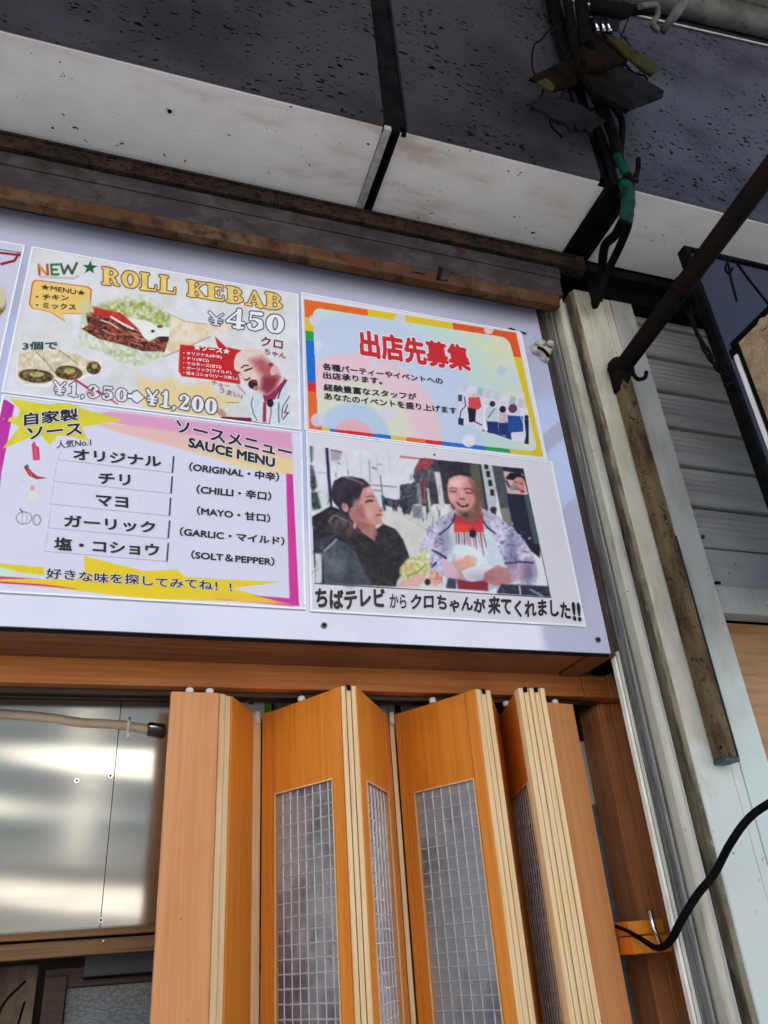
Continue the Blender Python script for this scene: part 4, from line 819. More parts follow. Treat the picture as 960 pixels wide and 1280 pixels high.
sx_, sy_ = 112.5, 334.5; A.poly([(sx_+(10 if i % 2 == 0 else 4)*math.cos(math.pi*i/5-1.5), sy_+(9 if i % 2 == 0 else 3.6)*math.sin(math.pi*i/5-1.5)) for i in range(10)], (30, 92, 44))
for pth, c_ in (([(48.5, 331), (49.5, 343)], (196, 60, 44)), ([(48.5, 331.5), (58, 343)], (200, 150, 50)), ([(59, 331), (60, 343)], (196, 60, 44)), ([(64, 331), (65, 343), (73, 343)], (60, 120, 60)), ([(64, 331), (73, 330.5)], (60, 120, 60)), ([(65, 337), (71, 337)], (60, 120, 60)), ([(76, 330), (80, 342), (85, 332), (90, 342), (96, 329)], (60, 84, 60))): A.line(pth, 3.1, c_)
A.build('print', p1)
txt(p1, '★MENU★', (51, 361.6), (106.5, 370), (51.5, 354.5), (60, 36, 20), YT, .005); txt(p1, '・チキン', (45, 374.5), (86, 376), (45, 367.5), (40, 26, 16), YT, .018); txt(p1, '・ミックス', (45, 385), (95, 388), (45, 377.5), (40, 26, 16), YT, .018)
txt(p1, '3個で', (28, 438), (72, 437), (28.5, 427.5), (16, 74, 48), YT, .025)
txt(p1, '★ソース★', (242, 437.5), (287, 443), (242.5, 430.5), (250, 244, 240), YT, .03)
for s_, a_, b_, c_ in (('・オリジナル(中辛)', (229, 444), (277, 449.5), (229, 438.8)), ('・チリ(辛口)', (229, 450.3), (261, 454), (229, 445.3)), ('・マヨネーズ(甘口)', (229, 456.5), (277, 461.8), (229, 451.5)), ('・ガーリック(マイルド)', (229, 462.8), (289, 469), (229, 457.6)), ('・塩＆コショウ(ソース無し)', (229, 468.8), (297, 476), (229, 463.7))): txt(p1, s_, a_, b_, c_, (250, 240, 236), YT, .02)
txt(p1, 'クロ', (325.5, 432), (353, 437), (326.5, 420), (112, 22, 40), YT, .015); txt(p1, 'ちゃん', (330, 443), (357, 449), (331, 435.5), (112, 22, 40), YT, .01)
txt(p1, 'チョー', (264, 481), (287, 486), (264.5, 475.5), (176, 110, 40), YT, .01); txt(p1, 'うまい♪', (274, 490.5), (303, 499), (275, 484), (176, 110, 40), YT, .01)

# ---- poster 2: events
p2 = poster(.462, 1.285, 2.884, 3.447, 'rainbow-bordered event poster with red headline characters, upper right')
A = Art(.466, 1.281, 2.888, 3.443, YA); A.put(np.ones(A.px.shape), (226, 222, 228))
Q2 = np.array([(380, 374), (645, 416), (679, 571), (386.5, 538)], float)
segs_t = [(0, .24, (232, 106, 30)), (.24, .76, (226, 190, 30)), (.76, 1.0, (226, 84, 28))]
def lerp(a, b, t): return a+(b-a)*t
def bil(u, v): return tuple(lerp(lerp(Q2[0], Q2[1], u), lerp(Q2[3], Q2[2], u), v))
def strip(u0, v0, u1, v1, col): A.poly([bil(u0, v0), bil(u1, v0), bil(u1, v1), bil(u0, v1)], col, soft=.6)
OR_, YE, GR, BL_, RE = (232, 106, 30), (228, 194, 34), (30, 158, 76), (20, 110, 200), (218, 34, 34)
for a, b, c_ in ((0, .24, OR_), (.24, .75, YE), (.75, 1, (226, 88, 28))): strip(a, 0, b, .3, c_)
for a, b, c_ in ((0, .135, OR_), (.135, .24, YE), (.24, .31, GR), (.31, .63, BL_), (.63, .78, RE), (.78, 1, OR_)): strip(0, a, .3, b, c_)
for a, b, c_ in ((0, .2, (226, 88, 28)), (.2, 1, (224, 196, 24))): strip(.7, a, 1, b, c_)
for a, b, c_ in ((0, .055, OR_), (.055, .09, YE), (.09, .115, BL_), (.115, .275, RE), (.275, .35, BL_), (.35, .415, YE), (.415, .5, OR_), (.5, .57, RE), (.57, .755, BL_), (.755, .86, GR), (.86, 1, (224, 196, 24))): strip(a, .7, b, 1, c_)
inn = []
for (u, v, a0) in ((.075, .12, 180), (.925, .12, 270), (.945, .90, 0), (.075, .90, 90)):
    for k in range(7):
        a = math.radians(a0+15*k); inn.append(bil(u+.035*math.cos(a), v+.065*math.sin(a)))
sel = A.c.copy(); A.poly(inn, (206, 214, 228), soft=.8)
msk = (np.abs(A.c-sel).sum(-1) > 1)
r_ = np.hypot(A.px-440, (A.py-548)*1.05); pal = [(0, (232, 176, 186)), (24, (232, 176, 186)), (27, (188, 206, 228)), (44, (186, 208, 226)), (50, (222, 224, 200)), (74, (226, 218, 198)), (80, (236, 202, 210)), (108, (236, 200, 208)), (114, (202, 212, 232)), (158, (196, 210, 230)), (168, (196, 220, 212)), (196, (204, 222, 206)), (230, (220, 222, 200)), (300, (222, 214, 206))]
base_ = np.stack([np.interp(r_, [p[0] for p in pal], [p[1][k] for p in pal]) for k in range(3)], -1)
bl = fbm(A.px/16, A.py/16, 5)[..., None]; base_ = base_+np.where(r_[..., None] > 190, (bl-.5)*np.array([30, 10, -50]), 0)
A.c[msk] = base_[msk]
for x, y, r, c_ in ((393, 400, 7, (214, 210, 226)), (500, 399, 7.5, (212, 208, 228)), (398, 431, 5, (220, 222, 234)), (470, 455, 6, (214, 212, 224)), (484, 516, 9, (220, 214, 226)), (397, 525, 8.5, (216, 208, 228)), (586, 551, 8, (234, 232, 238)), (650, 494, 6, (226, 216, 222)), (627, 463, 6, (190, 200, 222)), (611, 412, 6, (222, 214, 218))): A.ell(x, y, r, r, c_, soft=1.5, al=.9)
A.poly([(574, 480), (600, 486), (650, 503), (655, 520), (660, 556), (639, 550), (600, 538), (573, 526)], (222, 216, 226), soft=2, noise=10, nsc=4)
T = lambda pts: [(560+x/7.385, 450+y/7.385) for x, y in pts]
for x in range(8): A.poly(T([(130+x*75, 210+x*20), (180+x*75, 230+x*20), (165+x*75, 300+x*20), (110+x*75, 280+x*20)]), [(190, 206, 214), (226, 224, 236), (150, 180, 180), (206, 190, 214)][x % 4], soft=1.5, al=.7)
def fig(head, body, legs, ch, cb_, cl):
    A.poly(T(legs), cl, noise=16, nsc=1.5); A.poly(T(body), cb_, noise=14, nsc=2); A.ell(560+head[0]/7.385, 450+head[1]/7.385, head[2]/7.385, head[2]/7.385*1.05, ch)
A.poly(T([(95, 320), (130, 320), (130, 380), (95, 380)]), (70, 60, 100)); A.poly(T([(95, 535), (145, 540), (142, 605), (95, 595)]), (26, 34, 80)); A.line(T([(150, 340), (165, 420), (120, 470), (105, 560)]), 1.2, (40, 40, 80))
fig((240, 325, 20), [(190, 345), (290, 340), (310, 430), (280, 460), (190, 440)], [(180, 435), (260, 450), (250, 570), (195, 575)], (220, 190, 190), (216, 70, 76), (16, 12, 14))
A.line(T([(240, 565), (310, 600)]), 1.4, (30, 30, 50)); A.line(T([(320, 650), (440, 680), (580, 730)]), 1.4, (30, 50, 110))
fig((410, 405, 26), [(370, 430), (460, 440), (450, 570), (350, 565), (335, 500)], [(355, 560), (460, 570), (470, 690), (370, 670)], (50, 34, 44), (196, 210, 216), (20, 44, 104))
A.line(T([(370, 530), (430, 450)]), 1, (40, 50, 70)); A.line(T([(340, 420), (330, 560), (350, 660)]), 2, (236, 236, 244))
fig((505, 455, 30), [(470, 480), (540, 480), (545, 580), (465, 580)], [(465, 575), (550, 575), (560, 700), (470, 690)], (24, 16, 30), (214, 180, 196), (20, 40, 100))
fig((598, 447, 40), [(550, 510), (690, 520), (700, 660), (560, 670)], [(540, 560), (590, 660), (585, 735), (530, 710)], (104, 52, 84), (20, 72, 150), (20, 50, 116))
A.poly(T([(580, 672), (700, 672), (705, 765), (590, 745)]), (226, 220, 232)); A.poly(T([(670, 440), (735, 440), (735, 510), (670, 510)]), (228, 222, 232)); A.ell(560+725/7.385, 450+530/7.385, 2.6, 3, (16, 16, 26)); A.poly(T([(705, 550), (745, 550), (745, 780), (705, 770), (720, 690)]), (14, 22, 50)); A.line(T([(670, 520), (700, 600), (695, 700)]), .9, (210, 220, 236))
A.build('print', p2)
txt(p2, '出店先募集', (450.5, 446), (589.5, 465.5), (448, 411.5), (206, 24, 30), YT, .045, halo=(240, 234, 238), hoff=.04)
for s_, a_, b_, c_ in (('各種パーティーやイベントへの', (403.6, 462.5), (554, 481), (402.8, 453.5)), ('出店承ります。', (403.8, 473.2), (478, 481), (403.6, 464.5)), ('経験豊富なスタッフが', (404.6, 488.5), (521, 500.5), (404.2, 479.5)), ('あなたのイベントを盛り上げます', (405.5, 499.5), (571.5, 518), (405, 490.5))): txt(p2, s_, a_, b_, c_, (20, 14, 30), YT, .028)
c = at(505, 607, Y=-.004); 
# ---- poster 3: sauce menu
p3 = poster(-.366, .454, 2.304, 2.877, 'pink and yellow sauce menu poster listing five sauces, lower left on the board')
A = Art(-.362, .450, 2.308, 2.873, YA); A.put(np.ones(A.px.shape), (222, 220, 234), noise=3, nsc=30)
A.poly([(8, 500), (18, 507), (2, 590), (-20, 590), (-20, 500)], (196, 40, 160)); A.poly([(-30, 590), (2, 590), (-10, 690), (-40, 690)], (196, 40, 160))
A.poly([(105, 520), (140, 514), (364, 541), (366, 566), (250, 552), (150, 530)], (226, 160, 194), soft=3); A.poly([(110, 527), (180, 534), (365, 562), (365, 594), (240, 565), (140, 538)], (236, 190, 182), soft=4); A.poly([(220, 556), (300, 562), (366, 575), (366, 594), (300, 583)], (240, 212, 150), soft=6)
A.poly([(357.5, 592), (366, 593), (374, 758), (362, 755)], (216, 44, 152), soft=.8)
A.poly([(x/4.8, 500+y/4.8) for x, y in ((60, -10), (120, 60), (110, 100), (10, 110), (120, 160), (70, 220), (15, 292), (140, 240), (240, 205), (300, 272), (345, 212), (420, 218), (535, 250), (490, 165), (600, 142), (745, 120), (600, 82), (480, 48), (420, 10), (300, 28), (180, 10))], (222, 208, 44), soft=1.2, noise=10, nsc=12)
A.poly([(12, 505), (16, 507), (17, 511), (8, 530), (4, 528)], (176, 40, 150))
for i, (x0, y0, x1, y1) in enumerate(((72, 574.5, 213, 590.8), (67, 601.7, 213.5, 617), (63, 630, 212, 645), (59.7, 659.8, 210, 673.6), (55.7, 689, 208.5, 702))):
    A.line([(x0, y0), (x1, y1)], .45, (120, 120, 140)); A.line([(x0, y0), (x0+4.5, y0-(24 if i else 12))], .3, (150, 150, 165))
for a, b in (((217, 571), (215.5, 590.5)), ((215.3, 596.5), (214, 616)), ((213.3, 623), (212, 643.6)), ((212, 651.7), (210.3, 672)), ((210.4, 679.7), (208.8, 701))): A.line([a, b], 2.1, (40, 42, 64))
A.poly([(-10, 703), (55, 709.5), (56, 719.5), (-10, 711)], (232, 208, 20)); A.poly([(-5, 722), (50, 724.5), (95, 724), (106, 716), (105, 695), (180, 714), (221, 712), (232, 721), (273, 724), (350, 727.5), (292, 735), (310, 741), (361, 754), (270, 751), (190, 749), (95, 738), (-5, 727)], (240, 208, 14), soft=1)
A.poly([(-5, 720), (50, 723.5), (-5, 724)], (206, 60, 110)); A.line([(-5, 727.5), (60, 732), (95, 736)], [2.6, 2.2, .8], (214, 40, 130)); A.poly([(-5, 708), (20, 713), (10, 720), (-5, 718)], (206, 236, 210), soft=3)
A.poly([(268, 748.5), (350, 751), (372, 757), (366, 758)], (222, 90, 150)); A.poly([(316, 744), (364, 748), (372, 757), (350, 752)], (216, 44, 152)); A.poly([(240, 742), (310, 745), (362, 755), (300, 752)], (246, 196, 60), soft=2)
A.poly([(39.5, 556), (42, 552), (44, 552.5), (45, 557), (49, 559), (50, 575), (41.5, 575.5)], (214, 60, 96), soft=.8); A.line([(44, 560), (45.5, 573)], 1, (232, 130, 150))
A.line([(33, 585), (38, 592), (46, 597), (57, 597.5)], [4.5, 6, 4, .8], (178, 24, 44)); A.line([(35, 588), (40, 594)], 1, (232, 120, 130)); A.line([(31, 584), (34, 581.5), (35, 583)], 2.2, (20, 110, 60))
A.ell(41.5, 622, 9.5, 9, (224, 212, 196), soft=2); A.ell(41.5, 622, 8, 7.6, (230, 224, 220)); A.poly([(38, 607), (43, 607), (43, 613), (38, 613)], (232, 160, 150))
for cx, cy, rx, ry in ((30, 647.5, 10, 8), (46, 650, 5.5, 7)):
    A.ell(cx, cy, rx, ry, (90, 90, 104), soft=.8); A.ell(cx, cy, rx-.9, ry-.9, (226, 224, 234), soft=.8); A.line([(cx-1, cy-ry), (cx-3, cy), (cx-1, cy+ry-1)], .5, (120, 120, 130)); A.line([(cx+1, cy-ry), (cx+4, cy), (cx+2, cy+ry-1)], .5, (120, 120, 130))
A.line([(28, 640), (25, 636)], 1.6, (60, 60, 70))
for i in range(30): A.ell(rng.uniform(5, 365), rng.uniform(515, 750), rng.uniform(.4, .9), .5, (150, 140, 150), al=.6)
A.build('print', p3)
WH = (236, 232, 240)
txt(p3, '自家製', (30, 532.5), (98, 525.5), (30, 516.5), K, YT, .03, halo=WH, hoff=.05); txt(p3, 'ソース', (34, 550), (103, 543), (34, 535), K, YT, .03, halo=WH, hoff=.05)
txt(p3, '人気No.1', (71, 561), (114, 557.5), (71, 551), (40, 40, 80), YT, .01)
txt(p3, 'ソースメニュー', (220, 540), (365.5, 574.5), (220, 524), K, YT, .03, halo=WH, hoff=.05); txt(p3, 'SAUCE MENU', (234.8, 559), (343.5, 585), (236, 546.5), K, YT, .045, halo=WH, hoff=.05)
for s_, a_, b_, c_ in (('オリジナル', (91.4, 574.5), (202, 584.3), (91.4, 560.5)), ('チリ', (123, 604.8), (163.3, 607.3), (123, 590.8)), ('マヨ', (119.8, 632.3), (160.5, 635.5), (119.8, 618.5)), ('ガーリック', (80, 658.8), (195, 667), (80, 643.4)), ('塩・コショウ', (67, 687.5), (199, 695.5), (68, 671.2))): txt(p3, s_, a_, b_, c_, K, YT, .032)
for s_, a_, b_, c_, k_ in (('（ORIGINAL・中辛）', (235.6, 589), (348.6, 602.5), (237, 577.5), 0), ('（CHILLI・辛口）', (245, 617.2), (339, 626.5), (246, 605.5), 0), ('（MAYO・甘口）', (245.8, 643.8), (338, 653.8), (246, 632.5), 0), ('（GARLIC・マイルド）', (224, 670), (355.5, 682.5), (225, 658.5), 0), ('（SOLT＆PEPPER）', (238.5, 699), (343.3, 708), (239, 687.5), 0)): txt(p3, s_, a_, b_, c_, K, YT, .034)
txt(p3, '好きな味を探してみてね！！', (57.3, 723.5), (290, 740), (58, 710.5), K, YT, .02, halo=WH, hoff=.045, jitter=(18, .05, 0))

# ---- poster 4: photo
p4 = poster(.466, 1.302, 2.300, 2.882, 'photo print of a woman and a laughing bald man eating, lower right')
A = Art(.471, 1.297, 2.305, 2.877, YA); A.put(np.ones(A.px.shape), (226, 222, 226), noise=4, nsc=30)
PH = [(386, 557), (653.8, 585.6), (688.5, 747), (393.4, 729.4)]
A.poly(PH, (222, 220, 220)); keep = A.c.copy()
P_ = lambda x0, y0: (lambda pts: [(x0+x/8, y0+y/8) for x, y in pts])
a1, a2, a3, a4, a5 = P_(384, 545), P_(500, 560), P_(600, 560), P_(384, 650), P_(490, 650); a6 = lambda pts: [(610+x/7.385, 665+y/7.385) for x, y in pts]
A.poly([(386, 557), (520, 572), (520, 640), (388, 640)], (216, 214, 216), soft=2, noise=10, nsc=12)
A.poly([(470, 640), (505, 622), (545, 640), (560, 735), (400, 735)], (206, 204, 196), soft=3, noise=10, nsc=9)
A.poly(a1([(20, 95), (70, 95), (60, 250), (40, 280)]), (150, 168, 160), soft=1.5); A.poly(a1([(30, 95), (45, 95), (45, 260), (35, 260)]), (50, 90, 80)); A.poly(a1([(10, 280), (60, 300), (100, 500), (60, 560), (20, 520)]), (110, 112, 122), soft=2, noise=18, nsc=3, col2=(60, 62, 70))
A.poly(a1([(30, 560), (170, 560), (190, 640), (160, 720), (60, 740), (30, 680)]), (70, 86, 80), soft=3, noise=20, nsc=3, seed=8, col2=(44, 52, 52)); A.poly(a1([(100, 560), (240, 540), (230, 760), (150, 760)]), (206, 212, 206), soft=3)
A.line(a1([(195, 110), (215, 400), (235, 640), (245, 765)]), [3.4, 3.6, 3.2, 2], (28, 26, 78)); A.poly(a1([(235, 140), (345, 155), (330, 240), (240, 250)]), (170, 160, 166), soft=3); A.line(a1([(235, 140), (300, 150), (345, 165)]), 1, (60, 60, 50))
for pth, w_ in (([(620, 240), (630, 460)], .6), ([(730, 395), (745, 520), (760, 690)], 1), ([(655, 490), (890, 510)], .9), ([(660, 540), (740, 550)], .8), ([(700, 283), (750, 285)], .6), ([(650, 315), (690, 330)], 1.2), ([(410, 330), (410, 390)], .6), ([(285, 370), (290, 410)], .8), ([(310, 265), (325, 282)], 1)): A.line(a1(pth), w_, (60, 58, 66), al=.9)
A.poly(a1([(740, 600), (800, 620), (900, 640), (960, 660), (960, 720), (900, 700), (880, 720), (800, 700), (760, 680)]), (34, 34, 46), soft=1, noise=24, nsc=1.4, col2=(120, 120, 124)); A.poly(a1([(745, 600), (770, 600), (770, 690), (750, 690)]), (30, 100, 130))
# shop fronts behind the man
A.poly(a2([(0, 60), (230, 90), (380, 120), (720, 150), (960, 170), (960, 960), (700, 960), (500, 560), (330, 560), (230, 740), (210, 560), (120, 560), (110, 360), (150, 330), (130, 290), (150, 200), (200, 110), (0, 95)]), (70, 62, 68), soft=1, noise=30, nsc=5, seed=2)
A.poly(a2([(0, 66), (230, 92), (215, 118), (0, 96)]), (186, 120, 124)); A.poly(a2([(200, 110), (250, 92), (350, 110), (300, 200), (150, 235)]), (150, 66, 80), noise=34, nsc=3); A.poly(a2([(150, 235), (330, 190), (350, 320), (240, 350), (130, 300)]), (88, 88, 90), soft=1, noise=24, nsc=3)
A.poly(a2([(0, 370), (90, 355), (150, 380), (130, 560), (100, 670), (30, 650), (0, 560)]), (44, 42, 50), soft=1.2, noise=24, nsc=2, col2=(100, 100, 106)); A.poly(a2([(160, 350), (250, 350), (260, 560), (180, 560)]), (110, 130, 120), noise=40, nsc=2.5); A.poly(a2([(200, 330), (235, 330), (245, 560), (225, 560)]), (140, 30, 60))
A.poly(a2([(340, 235), (400, 240), (450, 590), (400, 620), (375, 430)]), (206, 202, 200), noise=8); A.poly(a2([(260, 400), (285, 400), (330, 700), (300, 700)]), (190, 196, 190)); A.poly(a2([(115, 580), (230, 570), (240, 700), (130, 700)]), (130, 140, 140), noise=40, nsc=2); A.poly(a2([(220, 580), (260, 580), (270, 740), (240, 740)]), (206, 206, 206))
A.poly(a2([(380, 120), (720, 150), (800, 300), (790, 580), (480, 540), (440, 330), (400, 250)]), (52, 44, 50), soft=1, noise=24, nsc=4); A.poly(a2([(700, 160), (800, 160), (860, 600), (800, 600), (720, 380)]), (94, 94, 84), soft=1.5)
A.poly(a2([(795, 150), (960, 170), (960, 640), (880, 640), (830, 350)]), (186, 190, 190), noise=12); A.line(a2([(800, 160), (870, 600)]), 1.8, (20, 20, 24))
for k, (x, y) in enumerate(((860, 180), (880, 260), (900, 350), (920, 445))): A.poly(a2([(x-18, y-32), (x+18, y-28), (x+22, y+32), (x-14, y+30)]), (24, 22, 30), soft=1)
A.poly(a3([(120, 170), (230, 185), (300, 600), (340, 800), (240, 740), (200, 600)]), (78, 82, 84), noise=20, nsc=4); A.poly(a3([(200, 600), (290, 600), (330, 780), (240, 760)]), (130, 130, 120), soft=2)
A.poly(a3([(225, 185), (430, 205), (600, 960), (600, 1100), (420, 960), (320, 760)]), (34, 34, 52), soft=1, noise=12, nsc=4); A.poly(a3([(440, 470), (490, 480), (600, 960), (540, 960)]), (76, 92, 94), soft=1.2)
A.poly(a3([(232, 228), (430, 260), (485, 470), (275, 455)]), (216, 176, 176)); A.poly(a3([(255, 300), (300, 250), (400, 250), (455, 310), (450, 350), (320, 320), (260, 310)]), (18, 16, 20)); A.ell(600+390/8, 560+360/8, 8, 9, (202, 140, 128), noise=20, nsc=2); A.ell(600+330/8, 560+395/8, 5, 3.5, (110, 150, 128), soft=2); A.line(a3([(265, 330), (290, 385)]), 2, (16, 16, 20)); A.ell(600+425/8, 560+435/8, 2.5, 1.5, (120, 20, 30)); A.line(a3([(345, 340), (375, 345)]), .8, (60, 30, 30)); A.line(a3([(395, 350), (425, 358)]), .8, (60, 30, 30)); A.line(a3([(360, 405), (400, 415)]), 1, (120, 50, 50))
A.ell(600+135/8, 560+615/8, 4, 3.6, (60, 34, 44))
# the man
A.poly([(524, 688), (532, 662), (548, 648), (570, 636), (604, 636), (624, 646), (640, 660), (656, 676), (668, 696), (673, 718), (668, 735), (652, 742), (560, 735), (528, 700)], (178, 178, 200), soft=1, noise=42, nsc=3.4, seed=31, col2=(206, 200, 214))
rr = np.random.default_rng(9)
for i in range(150):
    u = rr.uniform(0, 1); x, y = (rr.uniform(528, 566), rr.uniform(650, 712)) if u < .45 else (rr.uniform(616, 668), rr.uniform(650, 730))
    if x > 640 and y < 650+(x-640)*.9: continue
    if x < 545 and y < 664-(x-530)*.8: continue
    A.ell(x, y, rr.uniform(1, 3), rr.uniform(.7, 2), [(110, 100, 160), (196, 130, 170), (90, 110, 150), (214, 190, 150), (224, 216, 228), (70, 60, 110)][i % 6], rr.uniform(0, 180), al=.75)
A.poly(a2([(420, 860), (540, 700), (560, 960), (440, 1400), (480, 1000)]), (206, 216, 218), soft=1.4, noise=14, nsc=4); A.poly([(604, 664), (612, 660), (630, 700), (634, 728), (606, 726), (604, 700)], (206, 214, 218), soft=1.4, noise=12, nsc=4)
A.poly(a2([(545, 840), (830, 840), (860, 960), (850, 1150), (560, 1150)]), (214, 206, 208), soft=1)
for k in range(11): A.line(a2([(560+k*27, 842+(k % 3)*8), (566+k*30, 990+(k % 2)*90)]), .9+.5*(k % 2), [(110, 40, 50), (60, 46, 60), (150, 90, 100)][k % 3])
A.poly(a2([(540, 660), (620, 690), (760, 690), (830, 660), (835, 842), (540, 836)]), (206, 56, 66), soft=.9, noise=10, nsc=4); A.poly(a2([(550, 750), (700, 770), (690, 836), (550, 836)]), (222, 74, 50), soft=5)
A.ell(500+728/8, 560+855/8, 4.5, 5, (18, 20, 32)); A.line(a2([(550, 660), (530, 740), (480, 800), (400, 865)]), 1.8, (24, 24, 54)); A.line(a2([(835, 735), (880, 800), (960, 860)]), 1.8, (20, 22, 46))
A.poly(a2([(470, 380), (485, 320), (540, 280), (610, 270), (690, 290), (740, 330), (790, 430), (810, 560), (820, 640), (800, 700), (720, 740), (640, 720), (580, 650), (540, 580), (500, 540), (478, 470)]), (206, 150, 142), soft=1, noise=9, nsc=5)
A.poly(a2([(690, 300), (770, 360), (810, 560), (815, 690), (720, 740), (640, 710), (700, 640), (760, 520), (720, 400)]), (122, 88, 78), soft=7); A.poly(a2([(560, 620), (640, 640), (720, 600), (780, 640), (740, 730), (620, 710)]), (140, 112, 92), soft=4); A.poly(a2([(500, 310), (600, 285), (650, 330), (600, 390), (500, 380)]), (228, 182, 172), soft=6)
for c_ in ((520, 470, 22), (690, 500, 26)): A.ell(500+c_[0]/8, 560+c_[1]/8, c_[2]/8*1.3, c_[2]/8, (216, 150, 146), soft=3)
A.line(a2([(500, 405), (530, 398), (570, 405)]), 1.4, (76, 44, 48)); A.line(a2([(640, 412), (690, 405), (730, 425)]), 1.4, (76, 44, 48)); A.line(a2([(505, 432), (535, 438), (560, 432)]), 1.3, (60, 34, 40)); A.line(a2([(660, 445), (695, 452), (730, 446)]), 1.3, (60, 34, 40))
A.poly(a2([(590, 505), (620, 495), (655, 510), (640, 520), (600, 516)]), (110, 50, 56)); A.poly(a2([(560, 540), (620, 560), (695, 560), (670, 590), (620, 592), (585, 572)]), (56, 20, 26)); A.poly(a2([(585, 550), (620, 562), (670, 563), (650, 574), (610, 572)]), (232, 224, 220)); A.line(a2([(610, 606), (660, 606)]), 1.4, (206, 150, 130)); A.ell(500+655/8, 560+668/8, 4, 3, (70, 60, 56), soft=2)
# food held by the man
A.poly([(555, 704), (575, 700), (604, 706), (600, 722), (575, 724), (556, 716)], (206, 166, 150), soft=1.5, noise=16, nsc=3); A.ell(587, 702, 12, 7, (216, 160, 134), 10, noise=26, nsc=2.4); A.poly(a5([(610, 330), (640, 240), (760, 250), (900, 330), (960, 440), (880, 460), (720, 400)]), (216, 224, 224), soft=2.5); A.ell(490+780/8, 650+400/8, 9, 6, (222, 166, 140), 5, noise=20, nsc=2)
A.poly(a5([(690, 510), (850, 450), (1060, 480), (1000, 560), (800, 620), (730, 580)]), (222, 224, 232), soft=1); A.poly(a5([(650, 590), (800, 620), (960, 600), (960, 710), (660, 690)]), (140, 34, 56), soft=1.2); A.poly([(606, 716), (622, 706), (636, 712), (640, 728), (620, 733), (604, 726)], (190, 140, 134), soft=1.5, noise=16, nsc=3); A.poly([(632, 700), (662, 704), (668, 722), (640, 728)], (200, 170, 190), soft=2, noise=24, nsc=3)
A.poly(a5([(500, 400), (600, 420), (680, 560), (600, 600), (520, 560)]), (214, 176, 192), soft=1.5); A.line(a5([(400, 300), (460, 330), (540, 380)]), 2.6, (34, 34, 60)); A.line(a5([(410, 460), (440, 430)]), 3, (50, 60, 100)); A.poly(a6([(120, 480), (560, 500), (575, 600), (80, 565)]), (50, 54, 74), soft=1.5, noise=36, nsc=3); A.line(a6([(290, 500), (300, 570)]), 2, (196, 206, 210)); A.line(a6([(390, 530), (500, 590)]), 2.2, (150, 160, 166)); A.line(a6([(160, 290), (300, 275), (420, 285)]), 2, (40, 40, 76))
# the woman
A.poly(a4([(45, 0), (45, -30), (240, -140), (480, -40), (540, 60), (700, 90), (760, 40), (880, 90), (960, 200), (1040, 420), (1000, 470), (900, 600), (890, 665), (75, 635), (60, 300)]), (50, 44, 50), soft=1.2, noise=34, nsc=4, seed=41, col2=(30, 24, 30))
A.poly(a4([(160, 320), (300, 190), (400, 240), (500, 340), (560, 500), (640, 620), (640, 655), (150, 640), (150, 420)]), (88, 96, 98), soft=1.5, noise=18, nsc=6, col2=(70, 76, 78)); A.line(a4([(170, 310), (290, 195)]), 1.8, (190, 190, 192)); A.line(a4([(150, 380), (150, 500), (160, 635)]), 2.2, (16, 20, 26)); A.poly(a4([(75, 330), (145, 340), (150, 635), (80, 632)]), (200, 206, 206), soft=1.2)
A.poly(a4([(70, 210), (280, 130), (250, 200), (150, 290), (80, 290)]), (60, 58, 70), soft=1.5)
for i in range(90):
    x = rr.uniform(470, 905)/8+384; y = rr.uniform(60, 640)/8+650
    if x-384 > 60+(y-650)*1.2 and x > 470: A.line([(x, y), (x+rr.uniform(-5, 5), y+rr.uniform(2, 7))], 1, [(76, 66, 70), (24, 18, 22), (60, 50, 60), (96, 90, 84)][i % 4], al=.6)
A.poly(a1([(400, 740), (480, 700), (680, 880), (700, 960), (680, 1060), (540, 960), (430, 820)]), (176, 122, 112), soft=1.2, noise=10, nsc=4)
A.poly(a1([(200, 860), (240, 780), (330, 760), (400, 800), (460, 880), (540, 970), (480, 1020), (200, 960)]), (80, 70, 72), soft=2, noise=36, nsc=3, col2=(54, 44, 50)); A.line(a1([(210, 860), (270, 790), (400, 850)]), 1.6, (140, 130, 128), soft=2)
A.poly(a1([(480, 560), (560, 500), (620, 490), (660, 560), (700, 640), (725, 700), (765, 728), (745, 745), (750, 800), (740, 830), (765, 880), (700, 890), (620, 880), (540, 850), (470, 740)]), (200, 148, 138), soft=1, noise=8, nsc=5); A.poly(a1([(470, 640), (560, 700), (600, 840), (520, 830), (450, 720)]), (168, 110, 104), soft=5)
A.poly(a1([(245, 520), (270, 450), (340, 410), (440, 405), (560, 430), (640, 500), (560, 520), (530, 600), (480, 700), (430, 720), (400, 830), (330, 740), (270, 670), (240, 600)]), (48, 36, 46), soft=1, noise=18, nsc=4, seed=50); A.line(a1([(390, 415), (480, 440), (560, 480)]), 2, (150, 140, 140), soft=2); A.line(a1([(370, 420), (365, 540), (370, 620)]), 2, (84, 56, 90), soft=2.5, al=.7)
A.ell(384+380/8, 545+715/8, 4, 6, (196, 150, 140), -20); A.ell(384+475/8, 545+900/8, 2, 4, (232, 226, 226)); A.line(a1([(590, 660), (620, 645), (655, 648)]), 2.2, (36, 22, 34)); A.line(a1([(590, 615), (630, 600), (670, 610)]), 1.1, (90, 56, 60)); A.line(a1([(690, 795), (740, 785)]), 1.6, (140, 50, 60)); A.ell(384+735/8, 545+745/8, 1.5, .9, (110, 60, 60))
